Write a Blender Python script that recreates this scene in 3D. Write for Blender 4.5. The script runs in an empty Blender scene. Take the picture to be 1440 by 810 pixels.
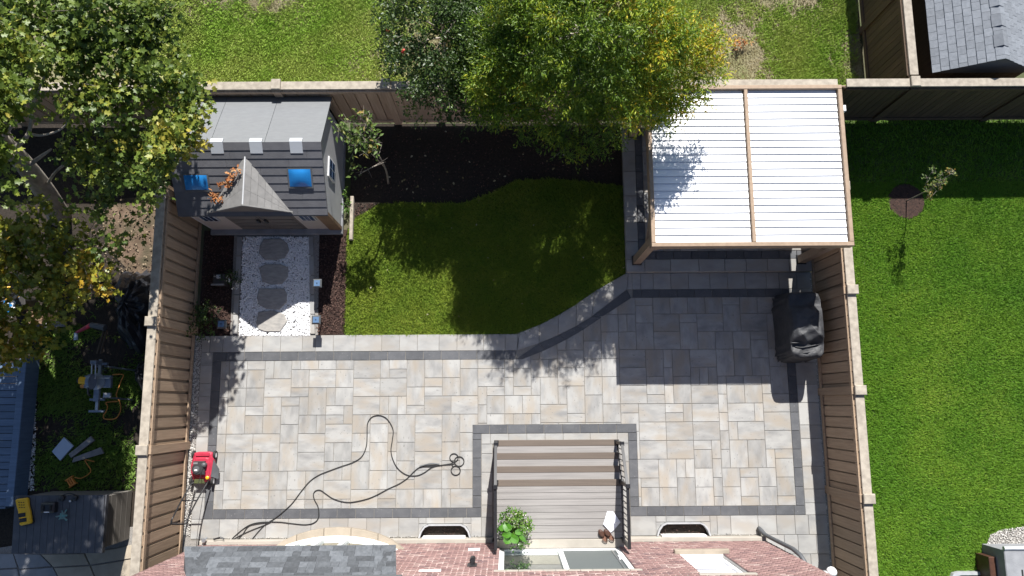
import bpy, bmesh, math, random
import numpy as np
from mathutils import Vector, Matrix
R0 = random.Random(7); NR = np.random.default_rng(5)
SC = bpy.context.scene; COL = SC.collection
rad = math.radians
# ------------------------------------------------------------------ camera (a drone 17 m above the patio)
FPX, HCAM = 1040.0, 17.0
def _n(v):
    v = np.array(v, float); return v/np.linalg.norm(v)
_up = -_n(((716-720)/FPX, -(570-405)/FPX, -1)); _e = np.array((1, .0066, 0.)); _e = _n(_e-_up*_e.dot(_up))
RM = np.array([_e, np.cross(_up, _e), _up])
def P(px, py, z=0.0):
    "ground-plan position of a feature of the photograph that lies at height z"
    d = RM@_n(((px-720)/FPX, -(py-405)/FPX, -1)); t = (z-HCAM)/d[2]
    return Vector((d[0]*t, d[1]*t, z))
cam = bpy.data.objects.new('camera', bpy.data.cameras.new('camera')); COL.objects.link(cam)
cam.data.sensor_width = 36; cam.data.lens = 36*FPX/1440; cam.data.clip_end = 2000
M4 = Matrix([list(r) for r in RM]).to_4x4(); M4.translation = (0, 0, HCAM)
cam.matrix_world = M4; SC.camera = cam
# ------------------------------------------------------------------ sky, sun, exposure
SUN = Vector((.165, 1.05, 1.0)).normalized()
W = bpy.data.worlds.new('World'); SC.world = W; W.use_nodes = True
sky = W.node_tree.nodes.new('ShaderNodeTexSky'); sky.sky_type = 'NISHITA'; sky.sun_disc = False
sky.ozone_density = 3.0; sky.sun_elevation = math.asin(SUN.z); sky.sun_rotation = math.atan2(SUN.x, SUN.y)
bgn = W.node_tree.nodes['Background']; bgn.inputs[1].default_value = .06
W.node_tree.links.new(sky.outputs[0], bgn.inputs[0])
sl = bpy.data.lights.new('sun', 'SUN'); sl.energy = 5.0; sl.angle = rad(.5); sl.color = (1, .97, .93)
so = bpy.data.objects.new('sun', sl); COL.objects.link(so); so.rotation_euler = SUN.to_track_quat('Z', 'Y').to_euler()
SC.view_settings.view_transform = 'Standard'; SC.view_settings.look = 'None'
SC.view_settings.exposure = .95; SC.view_settings.gamma = 1
SC.cycles.max_bounces = 6; SC.cycles.diffuse_bounces = 3; SC.cycles.transparent_max_bounces = 8
# ------------------------------------------------------------------ materials
def mat(name, c1, c2=None, scale=4, rough=.8, bump=0., bscale=60, rnd=0., stretch=(1, 1, 1), detail=5, c3=None, s3=.6,
        metal=0., contrast=(.35, .65), tint=None, trans=0., local=False, spec=.4, alpha=None, speck=None):
    m = bpy.data.materials.new(name); m.use_nodes = True; nt = m.node_tree; N = nt.nodes.new; L = nt.links.new
    b = nt.nodes['Principled BSDF']; b.inputs['Roughness'].default_value = rough; b.inputs['Metallic'].default_value = metal
    b.inputs['Specular IOR Level'].default_value = spec
    def C(c): return (c[0], c[1], c[2], 1)
    if local:
        src = N('ShaderNodeTexCoord').outputs['Object']
    else:
        src = N('ShaderNodeNewGeometry').outputs['Position']
    mp = N('ShaderNodeMapping'); mp.inputs['Scale'].default_value = stretch; L(src, mp.inputs[0])
    def mix(f, a, bb, mode='MIX'):
        x = N('ShaderNodeMix'); x.data_type = 'RGBA'; x.blend_type = mode
        for s, v in ((x.inputs[0], f), (x.inputs[6], a), (x.inputs[7], bb)):
            if hasattr(v, 'is_linked'): L(v, s)
            elif isinstance(v, (int, float)): s.default_value = v
            else: s.default_value = C(v)
        return x.outputs[2]
    def noise(sc, lo, hi, det=detail, vec=None):
        n = N('ShaderNodeTexNoise'); n.inputs['Scale'].default_value = sc; n.inputs['Detail'].default_value = det
        L(vec or mp.outputs[0], n.inputs['Vector'])
        r = N('ShaderNodeMapRange'); r.inputs[1].default_value = lo; r.inputs[2].default_value = hi
        L(n.outputs[0], r.inputs[0]); return r.outputs[0]
    col = C(c1)
    out = None
    if rnd or True:
        oi = N('ShaderNodeObjectInfo')
    vec = mp.outputs[0]
    if rnd:   # every piece gets its own patch of the pattern
        va = N('ShaderNodeVectorMath'); va.operation = 'ADD'
        vs = N('ShaderNodeVectorMath'); vs.operation = 'SCALE'; vs.inputs[0].default_value = (31, 17, 11)
        L(oi.outputs['Random'], vs.inputs['Scale']); L(mp.outputs[0], va.inputs[0]); L(vs.outputs[0], va.inputs[1]); vec = va.outputs[0]
    out = mix(noise(scale, contrast[0], contrast[1], vec=vec), c1, c2 if c2 else c1)
    if c3: out = mix(noise(s3, .45, .68, 3), out, c3)
    if tint:
        at = N('ShaderNodeAttribute'); at.attribute_name = 'tint'
        rp = N('ShaderNodeValToRGB'); L(at.outputs['Fac'], rp.inputs[0])
        el = rp.color_ramp.elements; el[0].position = tint[0][0]; el[0].color = C(tint[0][1]); el[1].position = tint[-1][0]; el[1].color = C(tint[-1][1])
        for p_, c_ in tint[1:-1]:
            e = el.new(p_); e.color = C(c_)
        if c2 is None: out = rp.outputs[0]
        else: out = mix(.5, out, rp.outputs[0])
    if speck:
        out = mix(noise(speck[0], speck[2], speck[2]+.06, 2), out, speck[1])
    if rnd:
        r = N('ShaderNodeMapRange'); r.inputs[3].default_value = 1-rnd; r.inputs[4].default_value = 1+rnd*.8
        L(oi.outputs['Random'], r.inputs[0]); mc = N('ShaderNodeVectorMath'); mc.operation = 'SCALE'
        L(out, mc.inputs[0]); L(r.outputs[0], mc.inputs['Scale']); out = mc.outputs[0]
    L(out, b.inputs['Base Color'])
    if bump:
        n = N('ShaderNodeTexNoise'); n.inputs['Scale'].default_value = bscale; n.inputs['Detail'].default_value = 4; L(vec, n.inputs['Vector'])
        bp = N('ShaderNodeBump'); bp.inputs['Strength'].default_value = bump; bp.inputs['Distance'].default_value = .02
        L(n.outputs[0], bp.inputs['Height']); L(bp.outputs[0], b.inputs['Normal'])
    if trans:
        t = N('ShaderNodeBsdfTranslucent'); L(out, t.inputs[0]); ms = N('ShaderNodeMixShader'); ms.inputs[0].default_value = trans
        L(b.outputs[0], ms.inputs[1]); L(t.outputs[0], ms.inputs[2]); L(ms.outputs[0], nt.nodes['Material Output'].inputs[0])
    return m
M = {}
M['ground'] = mat('ground', (.06, .08, .025), (.10, .085, .05), 1.5, bump=.4)
M['paver_x'] = mat('paver_along', (.330, .326, .311), (.205, .204, .200), 3.2, .8, .3, 70, rnd=.13, stretch=(.75, 1.7, 1), c3=(.30, .268, .225), s3=1.9, contrast=(.40, .74), detail=9, speck=(16, (.19, .185, .18), .66))
M['paver_y'] = mat('paver_across', (.330, .326, .311), (.205, .204, .200), 3.2, .8, .3, 70, rnd=.13, stretch=(1.7, .75, 1), c3=(.30, .268, .225), s3=1.9, contrast=(.40, .74), detail=9, speck=(16, (.19, .185, .18), .66))
M['edge_paver'] = mat('edge_paver', (.325, .322, .308), (.23, .229, .225), 3, .8, .3, 70, rnd=.12, stretch=(.9, 1.6, 1), c3=(.298, .278, .248), s3=1.6, contrast=(.40, .74), detail=9)
M['charcoal'] = mat('charcoal_paver', (.074, .077, .084), (.096, .099, .105), 5, .7, .15, 90, rnd=.15, speck=(28, (.17, .17, .175), .66))
M['joint'] = mat('joint_sand', (.20, .19, .17), (.27, .25, .22), 30, .95)
M['lawn_soil'] = mat('lawn_base', (.05, .085, .016), (.07, .10, .025), 12, .95, .5)
M['blade'] = mat('grass_blades', (.095, .225, .015), (.145, .265, .020), .9, .6, trans=.15, tint=[(0, (.065, .165, .012)), (.6, (.135, .28, .021)), (1, (.29, .37, .05))], contrast=(.38, .62), spec=.25)
M['blade_rough'] = mat('rough_grass', (.20, .34, .035), (.34, .38, .09), .8, .65, trans=.2, tint=[(0, (.11, .22, .02)), (.6, (.24, .38, .045)), (1, (.5, .48, .2))], contrast=(.38, .6), spec=.25)
M['blade_own'] = mat('fescue_blades', (.12, .195, .018), (.19, .235, .025), 1.3, .7, trans=.12, tint=[(0, (.085, .15, .014)), (.6, (.165, .25, .022)), (1, (.36, .36, .07))], contrast=(.38, .62), spec=.25)
M['blade_shade'] = mat('yard_blades', (.09, .18, .02), (.14, .21, .03), 1.5, .7, trans=.15, tint=[(0, (.07, .14, .015)), (.6, (.13, .23, .03)), (1, (.28, .32, .08))])
M['dry_soil'] = mat('dry_field_soil', (.13, .15, .05), (.24, .21, .13), 2.2, .95, .6, 40, c3=(.24, .2, .135), s3=.5)
M['mulch'] = mat('mulch', (.055, .030, .022), (.022, .013, .010), 28, .95, .8, 50)
M['chip'] = mat('bark_chip', (.07, .04, .03), None, 4, .95, tint=[(0, (.022, .012, .010)), (.6, (.075, .04, .032)), (1, (.14, .085, .065))])
M['litter'] = mat('leaf_litter_soil', (.10, .066, .044), (.17, .12, .082), 5, .95, .8, 45, c3=(.07, .06, .035), s3=1.8)
M['dry_blade'] = leafmat('dry_blade', [(0, (.16, .13, .06)), (.6, (.30, .25, .13)), (1, (.42, .36, .2))], trans=.2, rough=.8) if 'leafmat' in globals() else mat('dry_blade', (.2, .16, .08), None, 4, .85, tint=[(0, (.14, .12, .05)), (.6, (.27, .23, .12)), (1, (.42, .36, .2))], trans=.2)
M['dark_soil'] = mat('dark_soil', (.020, .015, .011), (.035, .027, .02), 20, .95, .7, 50)
M['white_stone'] = mat('white_stone', (.7, .7, .68), None, 4, .7, tint=[(0, (.55, .56, .58)), (.3, (.78, .78, .78)), (1, (.88, .88, .88))])
M['grey_gravel'] = mat('grey_gravel', (.3, .3, .3), None, 4, .85, tint=[(0, (.12, .12, .12)), (.5, (.36, .34, .31)), (1, (.62, .6, .56))])
M['gravel_base'] = mat('gravel_base', (.18, .17, .155), (.28, .26, .24), 40, .95, .5)
M['flag'] = mat('stepping_stone_grey', (.36, .34, .31), (.26, .25, .235), 7, .8, .4, 30, rnd=.1, stretch=(1, 3, 1))
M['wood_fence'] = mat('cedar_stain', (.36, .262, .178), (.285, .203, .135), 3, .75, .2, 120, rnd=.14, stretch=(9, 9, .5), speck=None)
M['wood_back'] = mat('pale_cedar', (.50, .375, .275), (.40, .29, .205), 3, .75, .2, 120, rnd=.12, stretch=(9, 9, .5))  # paler cedar, the own colour of the back fence boards
M['wood_dark'] = mat('dark_board', (.095, .062, .038), (.065, .043, .028), 3, .8, .2, 120, rnd=.2, stretch=(9, 9, .6))  # much darker brown than the cedar boards
M['wood_grey'] = mat('weathered_rail', (.385, .34, .275), (.27, .235, .19), 3, .85, .25, 80, rnd=.06, stretch=(3, 3, 3), detail=8)
M['perg'] = mat('pergola_timber', (.33, .24, .165), (.275, .195, .132), 3, .6, .1, 120, rnd=.05, stretch=(4, 4, 4))
M['louver'] = mat('white_louver', (.80, .81, .82), (.76, .77, .79), 3, .35)
M['gap'] = mat('louver_gutter', (.22, .23, .25), None, 3, .6)
M['black'] = mat('black_metal', (.014, .014, .016), (.02, .02, .022), 8, .35, spec=.5)
M['rubber'] = mat('black_rubber', (.018, .018, .018), None, 8, .7)
M['cover'] = mat('black_cover', (.036, .037, .040), (.055, .056, .059), 6, .6, .5, 30, spec=.4)
M['tarp'] = mat('dark_tarp', (.022, .024, .030), (.032, .034, .040), 6, .35, .35, 25, spec=.6)
M['deck'] = mat('deck_board', (.262, .247, .236), (.215, .203, .194), 2.5, .65, .12, 120, rnd=.07, stretch=(.5, 14, 1))
M['deck_brown'] = mat('deck_nosing', (.128, .102, .082), (.108, .086, .070), 2.5, .65, .12, 120, rnd=.05, stretch=(.5, 14, 1))
M['mortar'] = mat('mortar', (.70, .68, .65), (.62, .60, .57), 14, .95, .3)
M['brick'] = mat('red_brick', (.3, .12, .09), None, 4, .9, .3, 60, tint=[(0, (.155, .098, .10)), (.25, (.225, .135, .126)), (.7, (.295, .182, .166)), (1, (.38, .28, .255))])
M['parging'] = mat('parging', (.36, .33, .285), (.31, .285, .245), 4, .9, .15)
M['sill'] = mat('precast_sill', (.315, .268, .21), (.27, .23, .18), 5, .85, .15, rnd=.05)
M['white'] = mat('white_vinyl', (.78, .78, .77), (.74, .74, .73), 3, .4)
M['offwhite'] = mat('white_fabric', (.74, .75, .80), (.68, .69, .75), 6, .8)
M['screen'] = mat('insect_screen', (.10, .115, .115), (.115, .13, .128), 60, .6)
M['asphalt_a'] = mat('roof_shingle', (.105, .113, .124), (.075, .082, .09), 16, .9, .5, 160, rnd=.42)
M['shingle_l'] = mat('pale_shingle', (.20, .215, .238), (.165, .18, .20), 14, .9, .4, 160, rnd=.12)
M['felt'] = mat('roof_felt', (.09, .095, .10), None, 4, .9)
M['resin_roof'] = mat('resin_roof', (.150, .157, .162), (.135, .141, .147), 6, .6, .15, 140, rnd=.05, stretch=(1, 4, 1))
M['resin_plank'] = mat('resin_roof_plank', (.118, .118, .126), (.10, .10, .108), 6, .7, .2, 120, rnd=.10)
M['resin_wall'] = mat('resin_wall', (.40, .355, .325), (.37, .33, .30), 3, .7)
M['resin_side'] = mat('resin_side_wall', (.42, .425, .43), (.39, .395, .40), 3, .7)
M['resin_door'] = mat('resin_door', (.135, .12, .108), (.115, .103, .094), 3, .7)
M['dorm'] = mat('dormer_shingle', (.19, .185, .178), (.16, .157, .152), 9, .75, .2, 120, rnd=.10)
M['brown'] = mat('brown_trim', (.20, .125, .075), (.15, .095, .06), 4, .8)
M['blue_sky'] = mat('blue_skylight', (.02, .19, .48), (.015, .15, .40), 3, .12, spec=.6)
M['cream'] = mat('ridge_cap', (.42, .44, .46), None, 3, .6)
M['red'] = mat('red_paint', (.42, .030, .060), (.34, .027, .05), 9, .35, spec=.5)
M['grey_plastic'] = mat('grey_plastic', (.085, .09, .095), (.07, .075, .08), 6, .5)
M['engine'] = mat('engine_black', (.03, .03, .032), None, 6, .5)
M['steel'] = mat('steel', (.45, .46, .47), (.36, .37, .38), 9, .35, metal=.7)
M['galv'] = mat('galvanized', (.50, .51, .52), (.42, .43, .44), 9, .45, metal=.35)
M['olive'] = mat('olive_flap', (.14, .16, .06), (.1, .12, .05), 9, .8)
M['yellow'] = mat('yellow_plastic', (.72, .40, .015), (.66, .36, .012), 9, .4)
M['teal'] = mat('teal_cloth', (.10, .28, .27), (.16, .20, .19), 20, .85)
M['orange'] = mat('orange_cable', (.62, .24, .05), None, 9, .6)
M['bluegrey'] = mat('bluegrey_board', (.11, .16, .235), (.085, .125, .19), 3, .6, .2, 90, rnd=.15, stretch=(.6, 8, 1))
M['resin_dark'] = mat('dark_resin_lid', (.075, .078, .088), (.06, .063, .072), 7, .55, .2, 120, rnd=.06)
M['resin_plk'] = mat('resin_plank_wall', (.19, .172, .152), (.16, .147, .13), 4, .7, rnd=.06, stretch=(6, 1, 6))
M['saw_blue'] = mat('saw_grey', (.20, .235, .29), (.15, .18, .23), 12, .4, metal=.3)
M['panel'] = mat('pale_panel', (.42, .50, .60), (.38, .46, .56), 4, .35)
M['plank'] = mat('grey_plank', (.22, .215, .21), (.17, .168, .165), 4, .8, rnd=.1, stretch=(2, 2, 2))
M['slab'] = mat('grey_slab', (.26, .265, .275), (.20, .205, .215), 4, .8, .2, rnd=.12)
M['beige_slab'] = mat('beige_slab', (.40, .345, .265), (.33, .28, .215), 4, .85, .2, rnd=.1)
M['bark'] = mat('pale_bark', (.34, .30, .25), (.20, .175, .145), 7, .9, .7, 25, stretch=(1, 1, .4))
M['twig'] = mat('twig_bark', (.26, .225, .19), (.16, .14, .115), 10, .9)
M['clog'] = mat('brown_clog', (.075, .035, .022), (.055, .026, .018), 9, .45)
M['clog_in'] = mat('clog_lining', (.17, .085, .055), None, 9, .8)
M['pot'] = mat('dark_pot', (.045, .042, .04), None, 9, .6)
M['solar'] = mat('solar_panel', (.03, .06, .12), (.02, .045, .1), 40, .12, spec=.7)
M['solar_pale'] = mat('solar_glass', (.10, .17, .28), (.08, .14, .24), 30, .15, spec=.8)  # blue-grey of the reflected sky is put into the panel colour
def leafmat(name, ramp, trans=.35, rough=.4, spec=.5): return mat(name, ramp[0][1], None, 4, rough, tint=ramp, trans=trans, spec=spec)
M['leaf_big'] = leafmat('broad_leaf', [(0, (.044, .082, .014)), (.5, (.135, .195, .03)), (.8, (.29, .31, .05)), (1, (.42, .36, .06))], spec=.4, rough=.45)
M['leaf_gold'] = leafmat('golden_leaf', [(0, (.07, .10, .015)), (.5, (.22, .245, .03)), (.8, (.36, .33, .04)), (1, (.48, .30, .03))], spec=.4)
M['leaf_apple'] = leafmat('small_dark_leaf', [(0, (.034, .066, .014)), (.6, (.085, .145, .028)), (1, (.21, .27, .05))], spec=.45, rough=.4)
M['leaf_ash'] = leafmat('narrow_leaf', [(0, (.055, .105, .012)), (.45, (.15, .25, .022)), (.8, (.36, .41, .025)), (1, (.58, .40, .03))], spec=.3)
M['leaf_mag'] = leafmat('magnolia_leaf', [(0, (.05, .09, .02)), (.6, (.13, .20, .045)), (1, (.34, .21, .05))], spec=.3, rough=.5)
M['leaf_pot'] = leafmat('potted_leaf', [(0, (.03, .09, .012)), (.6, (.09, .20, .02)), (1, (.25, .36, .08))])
M['big_leaf'] = mat('potted_big_leaf', (.05, .165, .012), (.075, .215, .018), 12, .4, trans=.25)
M['dead_leaf'] = leafmat('dead_leaf', [(0, (.24, .075, .02)), (.6, (.38, .15, .045)), (1, (.42, .26, .12))], trans=.1, rough=.8)
M['fallen'] = leafmat('fallen_leaf', [(0, (.10, .09, .03)), (.5, (.25, .2, .08)), (1, (.45, .42, .3))], trans=.1, rough=.8)
M['dead_leaf2'] = leafmat('yard_leaf', [(0, (.07, .05, .03)), (.6, (.16, .11, .065)), (1, (.34, .27, .18))], trans=.1, rough=.8)
M['apple'] = mat('red_apple', (.45, .05, .03), (.38, .04, .02), 9, .4)
M['bloom'] = leafmat('bloom', [(0, (.6, .5, .35)), (.5, (.75, .7, .6)), (1, (.8, .8, .75))], trans=.2)
def glassmat():
    m = bpy.data.materials.new('door_glass'); m.use_nodes = True; nt = m.node_tree; b = nt.nodes['Principled BSDF']
    b.inputs['Base Color'].default_value = (.05, .06, .055, 1); b.inputs['Roughness'].default_value = .03; b.inputs['Specular IOR Level'].default_value = 1
    g = nt.nodes.new('ShaderNodeBsdfGlossy'); g.inputs[1].default_value = .02; g.inputs[0].default_value = (.85, .9, .87, 1)
    ms = nt.nodes.new('ShaderNodeMixShader'); ms.inputs[0].default_value = .55
    nt.links.new(b.outputs[0], ms.inputs[1]); nt.links.new(g.outputs[0], ms.inputs[2]); nt.links.new(ms.outputs[0], nt.nodes['Material Output'].inputs[0])
    return m
M['glass'] = glassmat()
# ------------------------------------------------------------------ object helpers
WL = {}
def tag(o, label=None, cat=None, group=None, kind=None):
    for k, v in (('label', label), ('category', cat), ('group', group), ('kind', kind)):
        if v: o[k] = v
    return o
def thing(name, label, cat, loc, group=None):
    o = bpy.data.objects.new(name, None); COL.objects.link(o); o.location = loc; o.empty_display_size = .2
    WL[o.name] = Vector(loc); return tag(o, label, cat, group)
def link(name, me, parent=None, loc=(0, 0, 0), rot=None):
    "loc is a world position"
    o = bpy.data.objects.new(name, me); COL.objects.link(o); loc = Vector(loc); WL[o.name] = loc.copy()
    if parent is not None:
        o.parent = parent; loc = loc-WL[parent.name]
    o.location = loc
    if rot: o.rotation_euler = rot
    return o
class MB:
    def __init__(s): s.v = []; s.f = []
    def add(s, vs, fs):
        n = len(s.v); s.v += [tuple(x) for x in vs]; s.f += [tuple(n+i for i in f) for f in fs]; return s
    def box(s, x0, x1, y0, y1, z0, z1, bev=0., rot=0., c=None, mtx=None):
        xs = sorted((x0, x1)); ys = sorted((y0, y1)); b = min(bev, (xs[1]-xs[0])*.3, (ys[1]-ys[0])*.3, abs(z1-z0)*.6)
        if b > 0:
            lo = [(xs[0], ys[0], z0), (xs[1], ys[0], z0), (xs[1], ys[1], z0), (xs[0], ys[1], z0)]
            mi = [(x, y, z1-b) for x, y, z in lo]
            hi = [(xs[0]+b, ys[0]+b, z1), (xs[1]-b, ys[0]+b, z1), (xs[1]-b, ys[1]-b, z1), (xs[0]+b, ys[1]-b, z1)]
            vs = lo+mi+hi
            fs = [(3, 2, 1, 0)]+[(i, (i+1) % 4, 4+(i+1) % 4, 4+i) for i in range(4)]+[(4+i, 4+(i+1) % 4, 8+(i+1) % 4, 8+i) for i in range(4)]+[(8, 9, 10, 11)]
        else:
            vs = [(x, y, z) for z in (z0, z1) for x, y in ((xs[0], ys[0]), (xs[1], ys[0]), (xs[1], ys[1]), (xs[0], ys[1]))]
            fs = [(3, 2, 1, 0), (4, 5, 6, 7)]+[(i, (i+1) % 4, 4+(i+1) % 4, 4+i) for i in range(4)]
        if rot:
            cx, cy = c if c else ((xs[0]+xs[1])/2, (ys[0]+ys[1])/2); a, d = math.cos(rot), math.sin(rot)
            vs = [(cx+(x-cx)*a-(y-cy)*d, cy+(x-cx)*d+(y-cy)*a, z) for x, y, z in vs]
        if mtx is not None: vs = [mtx@Vector(p) for p in vs]
        return s.add(vs, fs)
    def prism(s, poly, z0, z1, bev=0.):
        n = len(poly); A = sum(poly[i][0]*poly[(i+1) % n][1]-poly[(i+1) % n][0]*poly[i][1] for i in range(n))
        if A < 0: poly = poly[::-1]
        vs = [(p[0], p[1], z0) for p in poly]; fs = [tuple(range(n-1, -1, -1))]
        if bev > 0:
            c = (sum(p[0] for p in poly)/n, sum(p[1] for p in poly)/n)
            def ins(p):
                d = math.hypot(p[0]-c[0], p[1]-c[1]) or 1; k = max(0, 1-bev*1.3/d); return (c[0]+(p[0]-c[0])*k, c[1]+(p[1]-c[1])*k)
            vs += [(p[0], p[1], z1-bev) for p in poly]+[(*ins(p), z1) for p in poly]
            fs += [(i, (i+1) % n, n+(i+1) % n, n+i) for i in range(n)]+[(n+i, n+(i+1) % n, 2*n+(i+1) % n, 2*n+i) for i in range(n)]+[tuple(range(2*n, 3*n))]
        else:
            vs += [(p[0], p[1], z1) for p in poly]
            fs += [(i, (i+1) % n, n+(i+1) % n, n+i) for i in range(n)]+[tuple(range(n, 2*n))]
        return s.add(vs, fs)
    def hexa(s, q, d):
        "a slab: quad q (4 points, counter-clockwise seen from outside) extruded back by vector d"
        q = [Vector(p) for p in q]; d = Vector(d); vs = [p+d for p in q]+q
        return s.add(vs, [(3, 2, 1, 0), (4, 5, 6, 7)]+[(i, (i+1) % 4, 4+(i+1) % 4, 4+i) for i in range(4)])
    def tube(s, pts, r, n=8, cap=True):
        pts = [Vector(p) for p in pts]; rs = r if isinstance(r, (list, tuple)) else [r]*len(pts); m = len(pts); u = None; vs = []
        for i, p in enumerate(pts):
            t = (pts[min(i+1, m-1)]-pts[max(i-1, 0)]).normalized()
            if u is None: u = t.orthogonal().normalized()
            else:
                u = u-t*u.dot(t); u = u.normalized() if u.length > 1e-6 else t.orthogonal().normalized()
            w = t.cross(u)
            vs += [p+(u*math.cos(6.28318*k/n)+w*math.sin(6.28318*k/n))*rs[i] for k in range(n)]
        fs = [(i*n+k, i*n+(k+1) % n, (i+1)*n+(k+1) % n, (i+1)*n+k) for i in range(m-1) for k in range(n)]
        if cap: fs += [tuple(range(n-1, -1, -1)), tuple((m-1)*n+k for k in range(n))]
        return s.add(vs, fs)
    def lathe(s, prof, c, n=16):
        "prof = (radius, z)"
        vs = [(c[0]+r*math.cos(6.28318*k/n), c[1]+r*math.sin(6.28318*k/n), c[2]+z) for r, z in prof for k in range(n)]; m = len(prof)
        fs = [(i*n+k, i*n+(k+1) % n, (i+1)*n+(k+1) % n, (i+1)*n+k) for i in range(m-1) for k in range(n)]
        fs += [tuple(range(n-1, -1, -1)), tuple((m-1)*n+k for k in range(n))]
        return s.add(vs, fs)
    def mesh(s, name, m, smooth=False, origin=(0, 0, 0)):
        me = bpy.data.meshes.new(name); o = Vector(origin)
        me.from_pydata([Vector(v)-o for v in s.v], [], s.f); me.materials.append(M[m] if isinstance(m, str) else m)
        if smooth: me.polygons.foreach_set('use_smooth', [True]*len(me.polygons))
        me.update(); return me
    def build(s, name, m, parent=None, origin=None, smooth=False):
        if origin is None: origin = WL[parent.name] if parent is not None else Vector((0, 0, 0))
        return link(name, s.mesh(name, m, smooth, origin), parent, origin)
def struct(o): return tag(o, kind='structure')
def npmesh(name, V, tmpl, m, tint=None, parent=None, smooth=False):
    "V (n,k,3) copies of one little shape, all in one mesh; tint is a per-copy value"
    n, k, _ = V.shape; o = np.array(WL[parent.name]) if parent is not None else np.zeros(3)
    me = bpy.data.meshes.new(name); me.vertices.add(n*k); me.vertices.foreach_set('co', (V-o).astype(np.float32).ravel())
    base = (np.arange(n)*k)[:, None]
    idx = np.concatenate([(base+np.array(f)[None, :]) for f in tmpl], axis=1)
    lens = np.tile([len(f) for f in tmpl], n); tot = int(lens.sum())
    me.loops.add(tot); me.loops.foreach_set('vertex_index', idx.ravel().astype(np.int32))
    me.polygons.add(len(lens)); st = np.zeros(len(lens), np.int32); st[1:] = np.cumsum(lens)[:-1]
    me.polygons.foreach_set('loop_start', st); me.polygons.foreach_set('loop_total', lens.astype(np.int32))
    if smooth: me.polygons.foreach_set('use_smooth', np.ones(len(lens), bool))
    me.materials.append(M[m] if isinstance(m, str) else m); me.update(calc_edges=True)
    if tint is not None:
        a = me.attributes.new('tint', 'FLOAT', 'POINT'); a.data.foreach_set('value', np.repeat(tint, k).astype(np.float32))
    return link(name, me, parent, tuple(o))
def inpoly(X, Y, poly):
    r = np.zeros(len(X), bool); n = len(poly)
    for i in range(n):
        x0, y0 = poly[i][:2]; x1, y1 = poly[(i+1) % n][:2]
        c = ((y0 > Y) != (y1 > Y)); xi = (x1-x0)*(Y-y0)/((y1-y0) if y1 != y0 else 1e-9)+x0; r ^= c & (X < xi)
    return r
def scatter(poly, dens, holes=()):
    xs = [p[0] for p in poly]; ys = [p[1] for p in poly]; n = int((max(xs)-min(xs))*(max(ys)-min(ys))*dens)
    X = NR.uniform(min(xs), max(xs), n); Y = NR.uniform(min(ys), max(ys), n); k = inpoly(X, Y, poly)
    for h in holes: k &= ~inpoly(X, Y, h)
    return X[k], Y[k]
def lowfreq(X, Y, s, seed):
    r = np.random.default_rng(seed); v = np.zeros(len(X))
    for i in range(6):
        a = r.uniform(0, 6.28); f = s*r.uniform(.6, 2.2); v += np.sin((X*math.cos(a)+Y*math.sin(a))*f+r.uniform(0, 6.28))
    return v/6
def sheet(name, poly, z, m, parent=None):
    b = MB(); b.add([(p[0], p[1], z) for p in poly], [tuple(range(len(poly)))])
    o = b.build(name, m, parent); me = o.data
    if me.polygons[0].normal.z < 0: me.flip_normals()
    return o
def grass(name, poly, dens, m, hgt=.05, wid=.006, holes=(), bare=None, zb=0., parent=None):
    X, Y = scatter(poly, dens, holes)
    if bare:
        k = lowfreq(X, Y, bare[0], bare[2])+.35*lowfreq(X, Y, bare[0]*5, bare[2]+1)+NR.uniform(-.4, .4, len(X)) < bare[1]; X, Y = X[k], Y[k]
    n = len(X); a = NR.uniform(0, 6.283, n); h = hgt*NR.uniform(.5, 1.3, n); w = wid*NR.uniform(.7, 1.4, n)
    ln = h*NR.uniform(.7, 2.0, n); dx, dy = np.cos(a), np.sin(a)
    V = np.zeros((n, 4, 3)); V[:, 0] = np.stack([X-dy*w, Y+dx*w, np.full(n, zb)], 1); V[:, 1] = np.stack([X+dy*w, Y-dx*w, np.full(n, zb)], 1)
    V[:, 2] = np.stack([X+dx*ln*.45+dy*w*.8, Y+dy*ln*.45-dx*w*.8, zb+h*.72], 1); V[:, 3] = np.stack([X+dx*ln, Y+dy*ln, zb+h], 1)
    t = np.clip(.45+.28*lowfreq(X, Y, 1.1, 3)+.25*lowfreq(X, Y, 4, 8)+NR.normal(0, .2, n), 0, 1)
    return tag(npmesh(name, V, [(0, 1, 2), (0, 2, 3)], m, t, parent), kind='stuff')
ICO_V = None
def stones(name, poly, dens, r0, r1, m, z=0., holes=(), parent=None, flat=.7, tlo=0., thi=1.):
    X, Y = scatter(poly, dens, holes); n = len(X)
    T = np.array([(0, 0, 1), (1, 0, .15), (.3, .95, -.1), (-.8, .6, .1), (-.8, -.6, -.1), (.3, -.95, .1), (0, 0, -1)])
    a = NR.uniform(0, 6.283, n); sx = NR.uniform(r0, r1, n); sy = sx*NR.uniform(.6, 1., n); sz = sx*flat*NR.uniform(.6, 1, n)
    c, s = np.cos(a)[:, None], np.sin(a)[:, None]; J = 1+NR.uniform(-.25, .25, (n, 7, 1)); Q = T[None]*J
    V = np.stack([X[:, None]+c*Q[:, :, 0]*sx[:, None]-s*Q[:, :, 1]*sy[:, None], Y[:, None]+s*Q[:, :, 0]*sx[:, None]+c*Q[:, :, 1]*sy[:, None],
                  z+(Q[:, :, 2]*sz[:, None])+NR.uniform(0, 1, n)[:, None]*r0], 2)
    fs = [(0, 1, 2), (0, 2, 3), (0, 3, 4), (0, 4, 5), (0, 5, 1)]+[(6, 2, 1), (6, 3, 2), (6, 4, 3), (6, 5, 4), (6, 1, 5)]
    return tag(npmesh(name, V, fs, m, NR.uniform(tlo, thi, n), parent), kind='stuff')
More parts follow.
